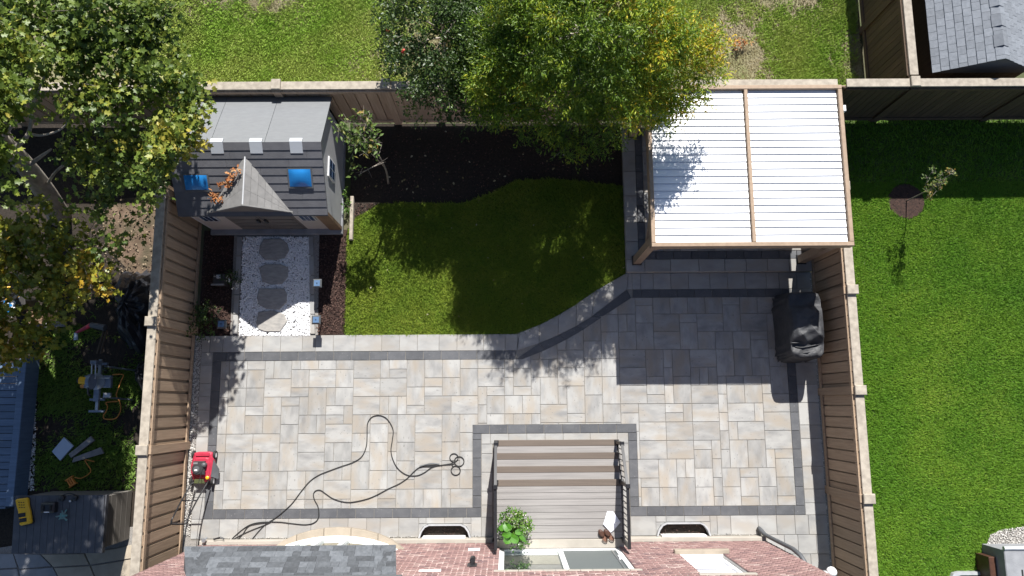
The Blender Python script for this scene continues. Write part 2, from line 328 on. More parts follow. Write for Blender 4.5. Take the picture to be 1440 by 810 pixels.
LEAFS = {'lens': ([(0, 0, 0), (.45, .5, .12), (1, 0, -.05), (.45, -.5, .12)], [(0, 2, 1), (0, 3, 2)]),
         'maple': ([(0, 0, 0), (.1, .42, .05), (.38, .30, .08), (.62, .55, .02), (.68, .2, .06), (1, 0, -.1), (.68, -.2, .06), (.62, -.55, .02), (.38, -.30, .08), (.1, -.42, .05), (.4, 0, 0)],
                   [(10, 1, 0), (10, 2, 1), (10, 3, 2), (10, 4, 3), (10, 5, 4), (10, 6, 5), (10, 7, 6), (10, 8, 7), (10, 9, 8), (10, 0, 9)])}
def leaf_mesh(name, C, D, size, aspect, kind, m, tint, parent=None, flat=.55):
    "C centres, D axis directions (n,3)"
    n = len(C); D = D/np.linalg.norm(D, axis=1)[:, None]
    nrm = NR.normal(0, flat, (n, 3)); nrm[:, 2] += 1
    B = np.cross(nrm, D); B /= np.linalg.norm(B, axis=1)[:, None]+1e-9; Nn = np.cross(D, B)
    T, F = LEAFS[kind]; T = np.array(T, float); s = (size*NR.uniform(.65, 1.25, n))[:, None]
    V = C[:, None, :]+(T[None, :, 0]*s)[:, :, None]*D[:, None, :]+(T[None, :, 1]*s*aspect)[:, :, None]*B[:, None, :]+(T[None, :, 2]*s)[:, :, None]*Nn[:, None, :]
    return npmesh(name, V, F, m, np.clip(tint, 0, 1), parent)
def clump_pts(clusters, n, twig, per, spread):
    "clusters: (centre, (rx,ry,rz), weight, tint). returns leaf centres, directions, tints, twig bases"
    Wt = np.array([c[2] for c in clusters], float); Wt /= Wt.sum(); nt = n//per; ci = NR.choice(len(clusters), nt, p=Wt)
    c = np.array([tuple(k[0]) for k in clusters])[ci]; r = np.array([k[1] for k in clusters])[ci]; tn = np.array([k[3] for k in clusters])[ci]
    K = 7; sd = NR.normal(0, 1, (len(clusters), K, 3)); sd /= np.linalg.norm(sd, axis=2)[:, :, None]; sk = NR.integers(0, K, nt)
    c = c+sd[ci, sk]*r*.78; r = r*(.30+.28*NR.uniform(0, 1, (len(clusters), K)))[ci, sk][:, None]; tn = tn+NR.normal(0, .13, (len(clusters), K))[ci, sk]
    d = NR.normal(0, 1, (nt, 3)); d /= np.linalg.norm(d, axis=1)[:, None]; u = NR.uniform(0, 1, nt)**(1/2.1)
    b = c+d*r*u[:, None]; td = d*.8+NR.normal(0, .5, (nt, 3)); td[:, 2] *= .5; td /= np.linalg.norm(td, axis=1)[:, None]
    k = NR.uniform(0, 1, (nt, per, 1)); L = b[:, None]+td[:, None]*k*twig+NR.normal(0, spread, (nt, per, 3))
    D = td[:, None]+NR.normal(0, .75, (nt, per, 3)); D[..., 2] -= .15
    t = (tn+NR.normal(0, .10, nt))[:, None]+NR.normal(0, .14, (nt, per)); return L.reshape(-1, 3), D.reshape(-1, 3), t.ravel(), b, td
def smooth_path(pts, n=6):
    pts = [Vector(p) for p in pts]; out = []
    for i in range(len(pts)-1):
        p0, p1, p2, p3 = pts[max(i-1, 0)], pts[i], pts[i+1], pts[min(i+2, len(pts)-1)]
        for k in range(n):
            t = k/n; out.append(.5*((2*p1)+(p2-p0)*t+(2*p0-5*p1+4*p2-p3)*t*t+(3*p1-p0-3*p2+p3)*t**3))
    return out+[pts[-1]]
#SPLIT
# ------------------------------------------------------------------ ground, beds and lawns
g = MB()
b_ = 400.0
g.add([(-b_, -b_, -.12), (b_, -b_, -.12), (b_, b_, -.12), (-b_, b_, -.12)], [(0, 1, 2, 3)])
struct(g.build('ground', 'ground'))
XL, XR, YB, YT = -6.585, 6.38, -2.245, 1.04; FL, FR, FB = -7.22, 7.09, 6.76   # field edges; fence lines (inner faces)
def PP(px, py, z=0.): p = P(px, py, z); return (p.x, p.y)
CU_LO = [PP(734.6, 505), PP(766, 492.5), PP(795.5, 478), PP(822, 462.5), PP(847, 445.5), PP(888, 418.5)]     # lower edge of the dark band
CU_UP = [PP(725.5, 493.5), PP(758, 483), PP(785, 471.5), PP(810, 459), PP(832, 445.5), PP(882, 406.7)]       # its upper edge
CU_LA = [PP(730.7, 467.6), PP(759, 456.5), PP(785, 443), PP(811, 427), PP(837, 409), PP(884, 381.5)]         # lawn edge
BED = [PP(530, 288), PP(560, 285), PP(600, 285), PP(650, 286), PP(690, 272), PP(725, 254), PP(780, 251), PP(840, 258), PP(881, 262)]
LAWN = [(-3.78, 1.63)]+[(CU_LA[0][0], 1.63)]+CU_LA[1:]+[(2.73, 3.1), (2.73, BED[-1][1])]+BED[::-1]+[PP(500, 306), PP(488, 325), PP(487, 400)]
lawn = struct(sheet('lawn', LAWN, -.035, 'lawn_soil'))
grass('lawn_grass', LAWN, 6000, 'blade_own', .045, .0065, zb=-.035)
struct(sheet('planting_bed', [(-3.75, FB-.02), (2.73, FB-.02), (2.73, 4.2), (-1, 3.9), (-2.9, 4.1), (-3.75, 4.0)], -.045, 'dark_soil'))
struct(sheet('mulch_bed', [(FL+.05, 1.63), (-3.7, 1.63), (-3.4, 4.2), (-2.5, 4.9), (-3.75, 4.9), (-3.75, 4.12), (FL+.05, 4.12)], -.055, 'mulch'))
MUL = [(-7.15, 1.66), (-6.42, 1.66), (-6.5, 4.0), (-7.15, 4.0)]; MUR = [(-4.42, 1.66), (-3.76, 1.66), PP(486, 400), PP(487, 325), PP(505, 303), PP(530, 287), (-3.3, 4.75), (-3.68, 4.75), (-3.75, 4.0), (-4.5, 3.95)]
def chips(name, poly, dens):
    X, Y = scatter(poly, dens); n = len(X); D = NR.normal(0, 1, (n, 3)); D[:, 2] *= .3
    leaf = leaf_mesh(name, np.stack([X, Y, NR.uniform(-.05, -.025, n)], 1), D, .05, .45, 'lens', 'chip', NR.uniform(0, 1, n)); return tag(leaf, kind='stuff')
chips('bark_chips', MUL, 900); chips('bark_chips', MUR, 1500); chips('bark_chips', [(-3.5, 4.8), (-1.2, 4.8), (2.6, 5.3), (2.6, 6.6), (-3.5, 6.6)], 160)
X, Y = scatter([(-3.4, 4.8), (-1, 4.9), (1, 5.3), (2.6, 5.3), (2.6, 6.6), (-3.4, 6.6)], 5)
tag(leaf_mesh('fallen_leaves', np.stack([X, Y, np.full(len(X), -.02)], 1), NR.normal(0, 1, (len(X), 3))*[1, 1, .1], .07, .6, 'lens', 'fallen', NR.uniform(0, 1, len(X)), flat=.2), kind='stuff')
X, Y = scatter(LAWN, 1.2)
tag(leaf_mesh('fallen_leaves', np.stack([X, Y, np.full(len(X), .03)], 1), NR.normal(0, 1, (len(X), 3))*[1, 1, .1], .045, .6, 'lens', 'fallen', NR.uniform(.3, 1, len(X)), flat=.2), kind='stuff')
# neighbours
RING = [(9.48+.43*math.cos(a), 4.74+.43*math.sin(a)) for a in np.linspace(0, 6.283, 25)[:-1]]
PATCH = [PP(1385, 830), PP(1383, 800), PP(1387, 770), PP(1393, 752), PP(1408, 745), PP(1440, 741), PP(1560, 738), PP(1560, 860), PP(1390, 860)]
NL = [(FR+.12, -7), (15, -7), (15, FB), (FR+.12, FB)]
struct(sheet('neighbour_lawn', NL, -.035, 'lawn_soil'))
grass('lawn_grass', [(FR+.16, -4.8), (13.6, -4.8), (13.6, 5.2), (FR+.16, 5.2)], 7200, 'blade', .036, .0055, holes=(RING, PATCH), zb=-.035)
grass('lawn_grass', [(FR+.16, 5.2), (13.6, 5.2), (13.6, FB), (FR+.16, FB)], 1500, 'blade', .06, .0065, zb=-.035)
struct(sheet('tree_ring', RING, -.02, 'mulch')); chips('bark_chips', RING, 900)
struct(sheet('gravel_bed', PATCH, -.015, 'gravel_base')); stones('gravel', PATCH, 1500, .012, .022, 'grey_gravel', -.01, tlo=.35)
FIELD = [(-16, FB+.18), (8.4, FB+.18), (8.15, 14), (-16, 14)]
struct(sheet('field', [(-40, FB+.15), (8.72, FB+.15), (8.72, 60), (-40, 60)], -.06, 'dry_soil'))
grass('field_grass', [(-9, FB+.18), (1.5, FB+.18), (1.5, 11.5), (-9, 11.5)], 5200, 'blade_rough', .055, .009, bare=(1.6, .22, 21), zb=-.06)
grass('field_grass', [(1.5, FB+.18), (8.55, FB+.18), (8.75, 11.5), (1.5, 11.5)], 5200, 'blade_rough', .055, .009, bare=(1.5, -.08, 14), zb=-.06)
grass('field_straw', [(-9, FB+.18), (8.75, FB+.18), (8.75, 11.5), (-9, 11.5)], 1600, 'dry_blade', .03, .006, zb=-.06)
NY = [(-16, -5), (FL-.2, -5), (FL-.2, FB), (-16, FB)]
struct(sheet('neighbour_yard', NY, -.05, 'dark_soil'))
struct(sheet('bare_soil_patch', [PP(140, 300), PP(175, 278), PP(228, 275), PP(222, 380), PP(190, 390), PP(150, 350)], -.04, 'litter'))
struct(sheet('shaded_soil', [PP(0, 130), PP(270, 130), PP(250, 290), PP(140, 300), PP(120, 330), PP(0, 330)], -.042, 'dark_soil'))  # dark sheet; the shade under the tree is put into its colour
grass('yard_grass', [PP(55, 470), PP(110, 455), PP(150, 470), PP(205, 470), PP(190, 640), PP(188, 690), PP(48, 690), PP(52, 560)], 2600, 'blade_shade', .06, .008, bare=(2.4, .12, 33), zb=-.05)
grass('yard_grass', [PP(140, 300), PP(228, 275), PP(215, 470), PP(60, 470), PP(60, 400)], 500, 'blade_shade', .07, .008, bare=(1.6, -.1, 12), zb=-.05)
X, Y = scatter([PP(125, 280), PP(228, 272), PP(222, 420), PP(110, 420)], 130)
tag(leaf_mesh('fallen_leaves', np.stack([X, Y, NR.uniform(-.03, .03, len(X))], 1), NR.normal(0, 1, (len(X), 3))*[1, 1, .2], .06, .6, 'lens', 'dead_leaf2', NR.uniform(0, 1, len(X)), flat=.3), kind='stuff')
# ------------------------------------------------------------------ paving
def clip_rect(poly, x0, x1, y0, y1):
    for ax, v, s in ((0, x0, 1), (0, x1, -1), (1, y0, 1), (1, y1, -1)):
        out = []
        for i in range(len(poly)):
            a, b = poly[i], poly[(i+1) % len(poly)]; da, db = (a[ax]-v)*s, (b[ax]-v)*s
            if da >= 0: out.append(a)
            if (da >= 0) != (db >= 0):
                t = da/(da-db); out.append((a[0]+(b[0]-a[0])*t, a[1]+(b[1]-a[1])*t))
        poly = out
        if len(poly) < 3: return []
    o = []
    for p in poly:
        if not o or math.hypot(p[0]-o[-1][0], p[1]-o[-1][1]) > 1e-4: o.append(p)
    if len(o) > 2 and math.hypot(o[0][0]-o[-1][0], o[0][1]-o[-1][1]) < 1e-4: o.pop()
    return o if len(o) > 2 else []
def area(p): return abs(sum(p[i][0]*p[(i+1) % len(p)][1]-p[(i+1) % len(p)][0]*p[i][1] for i in range(len(p))))/2
SH = {}; GAP = .0045
def paver(x0, x1, y0, y1, parent, m=None, z=0., clip=None, th=.05):
    w, h = round(x1-x0-2*GAP, 3), round(y1-y0-2*GAP, 3)
    m = m or ('paver_x' if w >= h else 'paver_y'); zz = z+R0.uniform(-.0015, .0015)
    if clip is not None:
        full = (x1-x0)*(y1-y0); q = clip_rect(clip, x0+GAP, x1-GAP, y0+GAP, y1-GAP)
        if not q or area(q) < .0025: return
        if area(q) < (full-.003)*.93:
            c = (sum(p[0] for p in q)/len(q), sum(p[1] for p in q)/len(q))
            link('paver', MB().prism([(p[0]-c[0], p[1]-c[1]) for p in q], -th, 0, .004).mesh('paver', m), parent, (c[0], c[1], zz)); return
    k = (w, h, m, th)
    if k not in SH: SH[k] = MB().box(-w/2, w/2, -h/2, h/2, -th, 0, .004).mesh('paver', m)
    link('paver', SH[k], parent, ((x0+x1)/2, (y0+y1)/2, zz))
def quad_paver(q, parent, m, z=0., th=.05):
    c = (sum(p[0] for p in q)/4, sum(p[1] for p in q)/4)
    q = [((p[0]-c[0])*(1-2*GAP/.4), (p[1]-c[1])*(1-2*GAP/.25)) for p in q]
    link('paver', MB().prism(q, -th, 0, .004).mesh('paver', m), parent, (*c, z))
def run(x0, x1, y0, y1, parent, m, lens=(.41,), z=0., th=.05, clip=None):
    "a course of pavers along the longer side"
    hor = (x1-x0) > (y1-y0); a, e = (x0, x1) if hor else (y0, y1); first = True
    while a < e-.02:
        L = R0.choice(lens); bb = a+(L*R0.uniform(.45, 1) if first else L); first = False
        if e-bb < .12: bb = e
        paver(*((a, bb, y0, y1) if hor else (x0, x1, a, bb)), parent, m, z, clip, th); a = bb
def tiles(clip, x0, y0, mx, my, nx, ny, parent, z=0.):
    occ = set(); shapes = [((2, 2), 5), ((3, 2), 3), ((2, 3), 3.2), ((2, 1), 2.2), ((1, 2), 1.8)]; out = []
    for j in range(ny-1, -1, -1):
        for i in range(nx):
            if (i, j) in occ: continue
            opts = []
            for (w, h), wt in shapes:
                cells = [(i+a, j-b) for a in range(w) for b in range(h)]
                if i+w > nx or j-h < -1 or any(c in occ for c in cells): continue
                k = wt
                nxt = i+w
                free = 0
                while nxt+free < nx and (nxt+free, j) not in occ and free < 3: free += 1
                if free == 1: k *= .12
                opts.append((k, w, h, cells))
            if not opts: occ.add((i, j)); out.append([i, j, 1, 1]); continue
            t = R0.uniform(0, sum(o[0] for o in opts))
            for k, w, h, cells in opts:
                t -= k
                if t <= 0: break
            occ.update(cells); out.append([i, j, w, h])
    for i, j, w, h in out: paver(x0+i*mx, x0+(i+w)*mx, y0+(j+1-h)*my, y0+(j+1)*my, parent, None, z, clip)
patio = struct(sheet('patio', [(5.62, -2.9), (4.44, -2.9), (4.44, -2.58), (3.24, -2.58), (3.24, -2.9), (-.86, -2.9), (-.86, -2.58), (-2.02, -2.58), (-2.02, -2.9), (-7.06, -2.9), (-7.06, 1.62), (.1, 1.62)]+CU_LA[1:-1]+[(2.8, 3.03), (FR+.07, 3.03), (FR+.07, -9), (5.62, -9)], -.016, 'joint'))
NX0, NX1, NYT = -.83, 2.88, -.43
FLD = [(XL, YB), (NX0, YB), (NX0, NYT), (NX1, NYT), (NX1, YB), (XR, YB), (XR, 2.45), (CU_LO[-1][0], 2.45)]+CU_LO[::-1][1:-1]+[(CU_LO[0][0], YT), (XL, YT)]
tiles(FLD, XL, YB, (XR-XL)/64, (YT-YB)/16, 64, 23, patio)
border = struct(sheet('paver_border', [(-6.78, -2.45), (-6.6, -2.45), (-6.6, 1.2), (-6.78, 1.2)], -.012, 'joint'))
for r in ((-6.78, CU_UP[0][0], 1.04, 1.243), (-6.78, -6.585, -2.45, 1.04), (-6.585, -.63, -2.45, -2.245), (-.83, -.63, -2.245, -.63), (-.83, 2.88, -.63, -.43),
          (2.68, 2.88, -2.245, -.63), (2.68, 6.575, -2.45, -2.245), (6.38, 6.575, -2.245, 2.45), (2.885, 6.575, 2.45, 2.645)):
    run(*r, border, 'charcoal')
quad_paver([(CU_UP[0][0]+.0, 1.045), CU_LO[0], CU_LO[1], CU_UP[1]][::1], border, 'charcoal')
for i in range(1, 5): quad_paver([CU_UP[i], CU_LO[i], CU_LO[i+1], CU_UP[i+1]], border, 'charcoal')
edging = struct(sheet('paver_edging', [(-7.05, -2.45), (-6.8, -2.45), (-6.8, 1.2), (-7.05, 1.2)], -.012, 'joint'))
WELLS = ((-2.02, -.86), (3.24, 4.44))
LL = (.41, .41, .61, .3, .5)
run(-7.05, CU_LA[0][0]-.05, 1.243, 1.625, edging, 'edge_paver', LL); run(-7.05, -6.78, -2.45, 1.243, edging, 'edge_paver', LL)
for a, b in ((-7.05, WELLS[0][0]), (WELLS[0][1], -.63), (2.68, WELLS[1][0]), (WELLS[1][1], 7.05)): run(a, b, -2.87, -2.45, edging, 'edge_paver', LL)
for a, b in WELLS: run(a, b, -2.58, -2.45, edging, 'edge_paver', LL)
run(6.575, 7.05, -2.45, 2.645, edging, 'edge_paver', LL); run(-.63, 2.68, -.86, -.63, edging, 'edge_paver', LL)
run(-.63, -.38, -2.45, -.86, edging, 'edge_paver', LL); run(-.63, -.38, -2.87, -2.45, edging, 'edge_paver', LL)
run(2.45, 2.68, -2.45, -.86, edging, 'edge_paver', LL); run(2.45, 2.68, -2.87, -2.45, edging, 'edge_paver', LL)
run(2.885, 7.05, 2.645, 3.03, edging, 'edge_paver', LL)
for a in np.arange(-2.87, -7.5, -.41): run(5.66, 7.05, a-.41, a, edging, 'edge_paver', LL)
for i in range(0, 5):
    u0, u1, l0, l1 = CU_UP[i], CU_UP[i+1], CU_LA[i], CU_LA[i+1]
    quad_paver([l0, u0, u1, l1], edging, 'edge_paver')
quad_paver([CU_LA[5], CU_UP[5], (2.885, 2.645), (2.885, 3.03)], edging, 'edge_paver')
quad_paver([(CU_LA[0][0]-.05, 1.625), (CU_LA[0][0]-.05, 1.25), CU_UP[0], CU_LA[0]], edging, 'edge_paver')
plat = struct(MB().box(2.745, 7.04, 3.035, 6.55, -.05, .11).build('platform', 'joint'))
run(2.74, 7.05, 3.03, 3.33, plat, 'edge_paver', (.5, .6, .66), .15, .16); run(2.74, 3.03, 3.33, 6.55, plat, 'edge_paver', (.5, .6), .15, .16)
run(3.03, 7.05, 3.33, 3.52, plat, 'charcoal', (.41,), .15); run(3.03, 3.2, 3.52, 6.55, plat, 'charcoal', (.41,), .15)
tiles([(3.2, 3.52), (7.05, 3.52), (7.05, 6.55), (3.2, 6.55)], 3.2, 3.52, .2026, .202, 19, 15, plat, .15)
stones('pebble_strip', [(-7.2, -2.8), (-7.06, -2.8), (-7.06, 1.62), (-7.2, 1.62)], 2600, .010, .02, 'grey_gravel', -.02, tlo=.4)
struct(sheet('side_path', [(-7.4, -9), (-6.7, -9), (-6.7, -2.85), (-7.4, -2.85)], -.02, 'gravel_base')); struct(sheet('side_path', [(-7.4, -2.86), (-7.05, -2.86), (-7.05, 1.63), (-7.4, 1.63)], -.03, 'gravel_base'))
stones('pebble_strip', [(7.04, -6), (FR-.02, -6), (FR-.02, 3.0), (7.04, 3.0)], 1600, .008, .016, 'grey_gravel', -.015)
for a, b in ((-6.6, WELLS[0][0]-.05), (WELLS[0][1]+.05, -.45), (WELLS[1][1]+.05, 5.5)):
    stones('pebble_strip', [(a, -2.885), (b, -2.885), (b, -2.84), (a, -2.84)], 1500, .006, .014, 'grey_gravel', .002)
# white gravel path with stepping stones
GP = [PP(336, 472), PP(436, 472), PP(436, 333), PP(342, 333)]
struct(sheet('gravel_path', [(-6.42, 1.63), (-4.4, 1.63), (-4.45, 4.05), (-6.45, 4.05)], -.03, 'gravel_base'))
stones('white_gravel', GP, 3000, .014, .030, 'white_stone', -.01)
kerb = struct(sheet('path_edging', [PP(330, 470), PP(334, 470), PP(340, 335), PP(336, 335)], -.012, 'joint'))
for q in ([PP(327, 470), PP(334, 470), PP(341, 333), PP(334, 333)], [PP(436.5, 470), PP(443, 470), PP(440.5, 333), PP(434.5, 333)]):
    for i in range(5):
        f = lambda a, b, t: (a[0]+(b[0]-a[0])*t, a[1]+(b[1]-a[1])*t)
        quad_paver([f(q[0], q[3], i/5), f(q[1], q[2], i/5), f(q[1], q[2], (i+1)/5), f(q[0], q[3], (i+1)/5)], kerb, 'edge_paver', .02, .07)
STP = [((386, 352), [(-18, -6), (-13, -14), (8, -15), (16, -9), (19, 0), (13, 10), (2, 13), (-12, 12), (-19, 4)], 'dark rounded stepping stone on white gravel, the one nearest the shed doors'),
       ((385, 386), [(-18, -8), (-10, -13), (9, -13), (18, -9), (18, 3), (11, 12), (-4, 13), (-14, 9)], 'dark stepping stone on white gravel, second from the shed doors'),
       ((384, 419), [(-20, 0), (-17, -12), (14, -12), (18, -5), (17, 6), (8, 15), (-8, 14), (-17, 9)], 'dark stepping stone on white gravel, third from the shed doors'),
       ((383, 450), [(-17, 12), (-20, 4), (-17, -10), (0, -12), (15, -8), (19, 2), (15, 8), (10, 15), (-9, 15)], 'stepping stone half in sunlight on white gravel, nearest the patio')]
for (cx, cy), pl, lb in STP:
    q = [PP(cx+x*1.12, cy+y*1.1) for x, y in pl]; o = Vector((*PP(cx, cy), .0))
    tag(MB().prism([(p[0], p[1]) for p in q], -.03, .035, .012).build('stepping_stone', 'flag', None, o), lb, 'stepping stone', 'stepping stones on the gravel path')
# ------------------------------------------------------------------ fences
def fence(name, label, p0, p1, h, inn, posts, pitch, bw, wood='wood_fence', rail='wood_grey', second=True, caps=True, clipz=0., gap_rail=True):
    p0, p1 = Vector((*p0, 0)), Vector((*p1, 0)); d = (p1-p0); L = d.length; d.normalize(); inn = Vector((*inn, 0)).normalized(); ang = math.atan2(d.y, d.x)
    flip = 1 if Vector((-d.y, d.x, 0)).dot(inn) > 0 else -1     # local +y points to the inner side when flip = 1
    t = thing(name, label, 'fence', p0); rot = (0, 0, ang)
    def put(nm, b, m, s, z=0.): return link(nm, b.mesh(nm, m), t, p0+d*s+Vector((0, 0, z)), rot)
    fb = MB().box(-bw/2, bw/2, -.012*flip-.009, -.012*flip+.009, .10, h-.03, 0).mesh('board', wood)
    bb = MB().box(-bw/2, bw/2, -.058*flip-.009, -.058*flip+.009, .10, h-.03, 0).mesh('board', wood)
    n = int(L/pitch)
    for i in range(n):
        s = (i+.5)*L/n
        link('board', fb, t, p0+d*s+Vector((0, 0, R0.uniform(-.008, .008))), rot)
        if second: link('board', bb, t, p0+d*(s+pitch/2), rot)
    ps = [0]+list(posts)+[L] if False else list(posts)
    edges = [0]+list(posts)+[L]
    for a, b in zip(edges[:-1], edges[1:]):
        a += .07; b -= .07
        if b-a < .2: continue
        ln = b-a; mid = (a+b)/2
        put('top_rail', MB().box(-ln/2, ln/2, -.20*flip, -.015*flip, h-.03, h+.012, .006), rail, mid)
        put('fascia_rail', MB().box(-ln/2, ln/2, .0, .028*flip, h-.13, h-.035, .004), wood, mid)
        put('bottom_rail', MB().box(-ln/2, ln/2, .0, .032*flip, .06, .17, .004), wood, mid)
        put('bottom_rail', MB().box(-ln/2, ln/2, -.036*flip, -.033*flip+.0, .07, .15, 0), wood, mid)
    for s in posts:
        put('post', MB().box(-.085, .085, -.10*flip, .045*flip, -.1, h-.01, .006), wood, s)
        if caps: put('post_cap', MB().box(-.1, .1, -.235*flip, .0, h+.016, h+.075, .012), rail, s)
    return t
fence('side_fence', 'brown board fence between the patio and the shaded yard with the saw', (FL, -6.5), (FL, 4.62), 1.85, (1, 0), [6.5-.84, 6.5+1.75, 11.0], .25, .195)
fence('side_fence', 'brown board fence between the patio and the bright green lawn', (FR, -7.5), (FR, 6.7), 1.68, (-1, 0), [3.0, 7.5-1.9, 7.5+.26, 7.5+2.35, 7.5+4.6], .232, .205)
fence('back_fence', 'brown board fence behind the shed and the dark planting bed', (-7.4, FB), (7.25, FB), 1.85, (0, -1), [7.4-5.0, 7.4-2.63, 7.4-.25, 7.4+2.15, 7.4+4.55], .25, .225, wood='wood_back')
fence('back_fence', 'grey topped fence behind the trees of the shaded yard on the left', (-16, FB), (-7.5, FB), 1.85, (0, -1), [2, 4.4, 6.8], .25, .225)
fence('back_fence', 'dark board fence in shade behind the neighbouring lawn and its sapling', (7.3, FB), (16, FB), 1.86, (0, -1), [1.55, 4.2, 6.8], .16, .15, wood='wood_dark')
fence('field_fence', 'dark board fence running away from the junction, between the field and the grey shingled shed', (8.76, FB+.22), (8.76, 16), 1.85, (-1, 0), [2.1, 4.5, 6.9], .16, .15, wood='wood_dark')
#SPLIT
# ------------------------------------------------------------------ garden shed (resin, with a dormer over its doors)
SX0, SX1, SY0, SY1, SZE, SZR, SYR = -6.95, -3.92, 4.12, 6.5, 1.6, 2.35, 5.41
shed = thing('garden_shed', 'grey resin garden shed with two blue skylights and a small dormer over its doors', 'shed', (-5.45, 5.3, 0))
b = MB().box(SX0, SX1, SY1-.06, SY1, .05, SZE); b.build('back_wall', 'resin_wall', shed)
for nm, x in (('side_wall', SX0), ('side_wall', SX1-.05)):
    b = MB(); pr = [(SY0, .05), (SY1, .05), (SY1, SZE-.02), (SYR, SZR-.06), (SY0, SZE-.02)]
    b.add([(x, y, z) for y, z in pr]+[(x+.05, y, z) for y, z in pr], [(0, 1, 2, 3, 4), (9, 8, 7, 6, 5)]+[(i, 5+i, 5+(i+1) % 5, (i+1) % 5) for i in range(5)])
    b.build(nm, 'resin_side', shed)
DX0, DX1, DC = -6.22, -4.70, -5.47
MB().box(SX0+.05, DX0, SY0, SY0+.05, .05, SZE-.02).build('front_wall', 'resin_wall', shed)
MB().box(DX1, SX1-.27, SY0, SY0+.05, .05, SZE-.02).build('front_wall', 'resin_wall', shed)
MB().box(SX1-.262, SX1+.02, SY0-.03, SY0+.05, .0, SZE-.05, .01).build('corner_trim', 'brown', shed)
MB().box(SX0-.03, SX1+.03, SY0-.12, SY1+.05, -.05, .05, .01).build('floor_base', 'slab', shed)
for x0, x1 in ((DX0+.01, DC-.004), (DC+.004, DX1-.01)):
    d = MB().box(x0, x1, SY0+.0, SY0+.04, .06, 1.62, .006).build('door', 'resin_door', shed)
    for k in range(5): MB().box(x0+.05, x1-.05, SY0-.012, SY0-.001, .14+k*.29, .38+k*.29, .004).build('door_panel', 'resin_door', d)
    hx = x1-.08 if x0 < DC-.1 else x0+.08
    MB().box(hx-.025, hx+.025, SY0-.06, SY0-.013, .85, 1.05, .01).build('handle', 'black', d)
b = MB(); b.add([(DX0, SY0+.002, 1.625), (DX1, SY0+.002, 1.625), (DC, SY0+.002, 2.15), (DX0, SY0+.05, 1.625), (DX1, SY0+.05, 1.625), (DC, SY0+.05, 2.15)], [(0, 1, 2), (5, 4, 3), (0, 3, 4, 1), (1, 4, 5, 2), (2, 5, 3, 0)])
b.build('dormer_gable', 'resin_door', shed)
for x0, x1 in ((-6.75, -6.4), (-4.58, -4.25)):
    w = MB().box(x0, x1, SY0-.03, SY0-.002, .95, 1.4, .008).build('window', 'resin_side', shed)
    for i in range(3):
        for j in range(2): MB().box(x0+.03+i*(x1-x0-.04)/3, x0+.01+(i+1)*(x1-x0-.04)/3, SY0-.036, SY0-.031, .98+j*.2, 1.16+j*.2).build('pane', 'solar', w)
w = MB().box(SX1+.001, SX1+.03, 4.95, 5.4, .95, 1.5, .006).build('window', 'white', shed)
for i in range(2):
    for j in range(2): MB().box(SX1+.031, SX1+.036, 4.99+i*.2, 5.16+i*.2, 1.0+j*.24, 1.2+j*.24).build('pane', 'solar', w)
# roof: back panels, front planks, ridge caps
RX0, RX1 = -7.06, -3.86; FY, FZ = 4.05, SZE-.02; BY = 6.74; BZ = SZE-.03
def slope_slab(x0, x1, a, b_, th, nm, m, parent, gap=.003):
    "a = lower (y,z), b_ = upper (y,z)"
    if a[0] < b_[0]: q = [(x0+gap, a[0], a[1]), (x1-gap, a[0], a[1]), (x1-gap, b_[0], b_[1]), (x0+gap, b_[0], b_[1])]
    else: q = [(x1-gap, a[0], a[1]), (x0+gap, a[0], a[1]), (x0+gap, b_[0], b_[1]), (x1-gap, b_[0], b_[1])]
    nn = (Vector(q[1])-Vector(q[0])).cross(Vector(q[3])-Vector(q[0])).normalized()
    return MB().hexa(q, -nn*th).build(nm, m, parent)
for x0, x1 in ((RX0, -6.15), (-6.15, -5.03), (-5.03, RX1)): slope_slab(x0, x1, (BY, BZ), (SYR, SZR), .035, 'roof_panel', 'resin_roof', shed, .004)
NP_ = 9
for k in range(NP_):
    f0, f1 = k/NP_, (k+1.12)/NP_; f1 = min(f1, 1)
    lo = (FY+(SYR-FY)*f0, FZ+(SZR-FZ)*f0+.017); hi = (FY+(SYR-FY)*f1, FZ+(SZR-FZ)*f1+.002)
    cuts = [RX0]+sorted(R0.uniform(RX0+.3, RX1-.3) for _ in range(2))+[RX1]
    for x0, x1 in zip(cuts[:-1], cuts[1:]):
        if x1-x0 > .05: slope_slab(x0, x1, lo, hi, .022, 'roof_plank', 'resin_plank', shed, .002)
MB().hexa([(RX0, FY-.01, FZ-.01), (RX1, FY-.01, FZ-.01), (RX1, SYR, SZR-.025), (RX0, SYR, SZR-.025)], (0, 0, -.03)).build('roof_deck', 'felt', shed)
for x in (-6.02, -5.21, -4.38):
    q = MB(); h = .015
    q.hexa([(x-.13, 5.20, SZR-.125+.03), (x+.13, 5.20, SZR-.125+.03), (x+.13, SYR, SZR+.028), (x-.13, SYR, SZR+.028)], (0, 0, -.02))
    q.hexa([(x-.13, SYR+.001, SZR+.028), (x+.13, SYR+.001, SZR+.028), (x+.13, 5.50, SZR-.05+.036), (x-.13, 5.50, SZR-.05+.036)], (0, 0, -.02)).build('ridge_cap', 'cream', shed)
def fz(y): return FZ+(SZR-FZ)*(y-FY)/(SYR-FY)
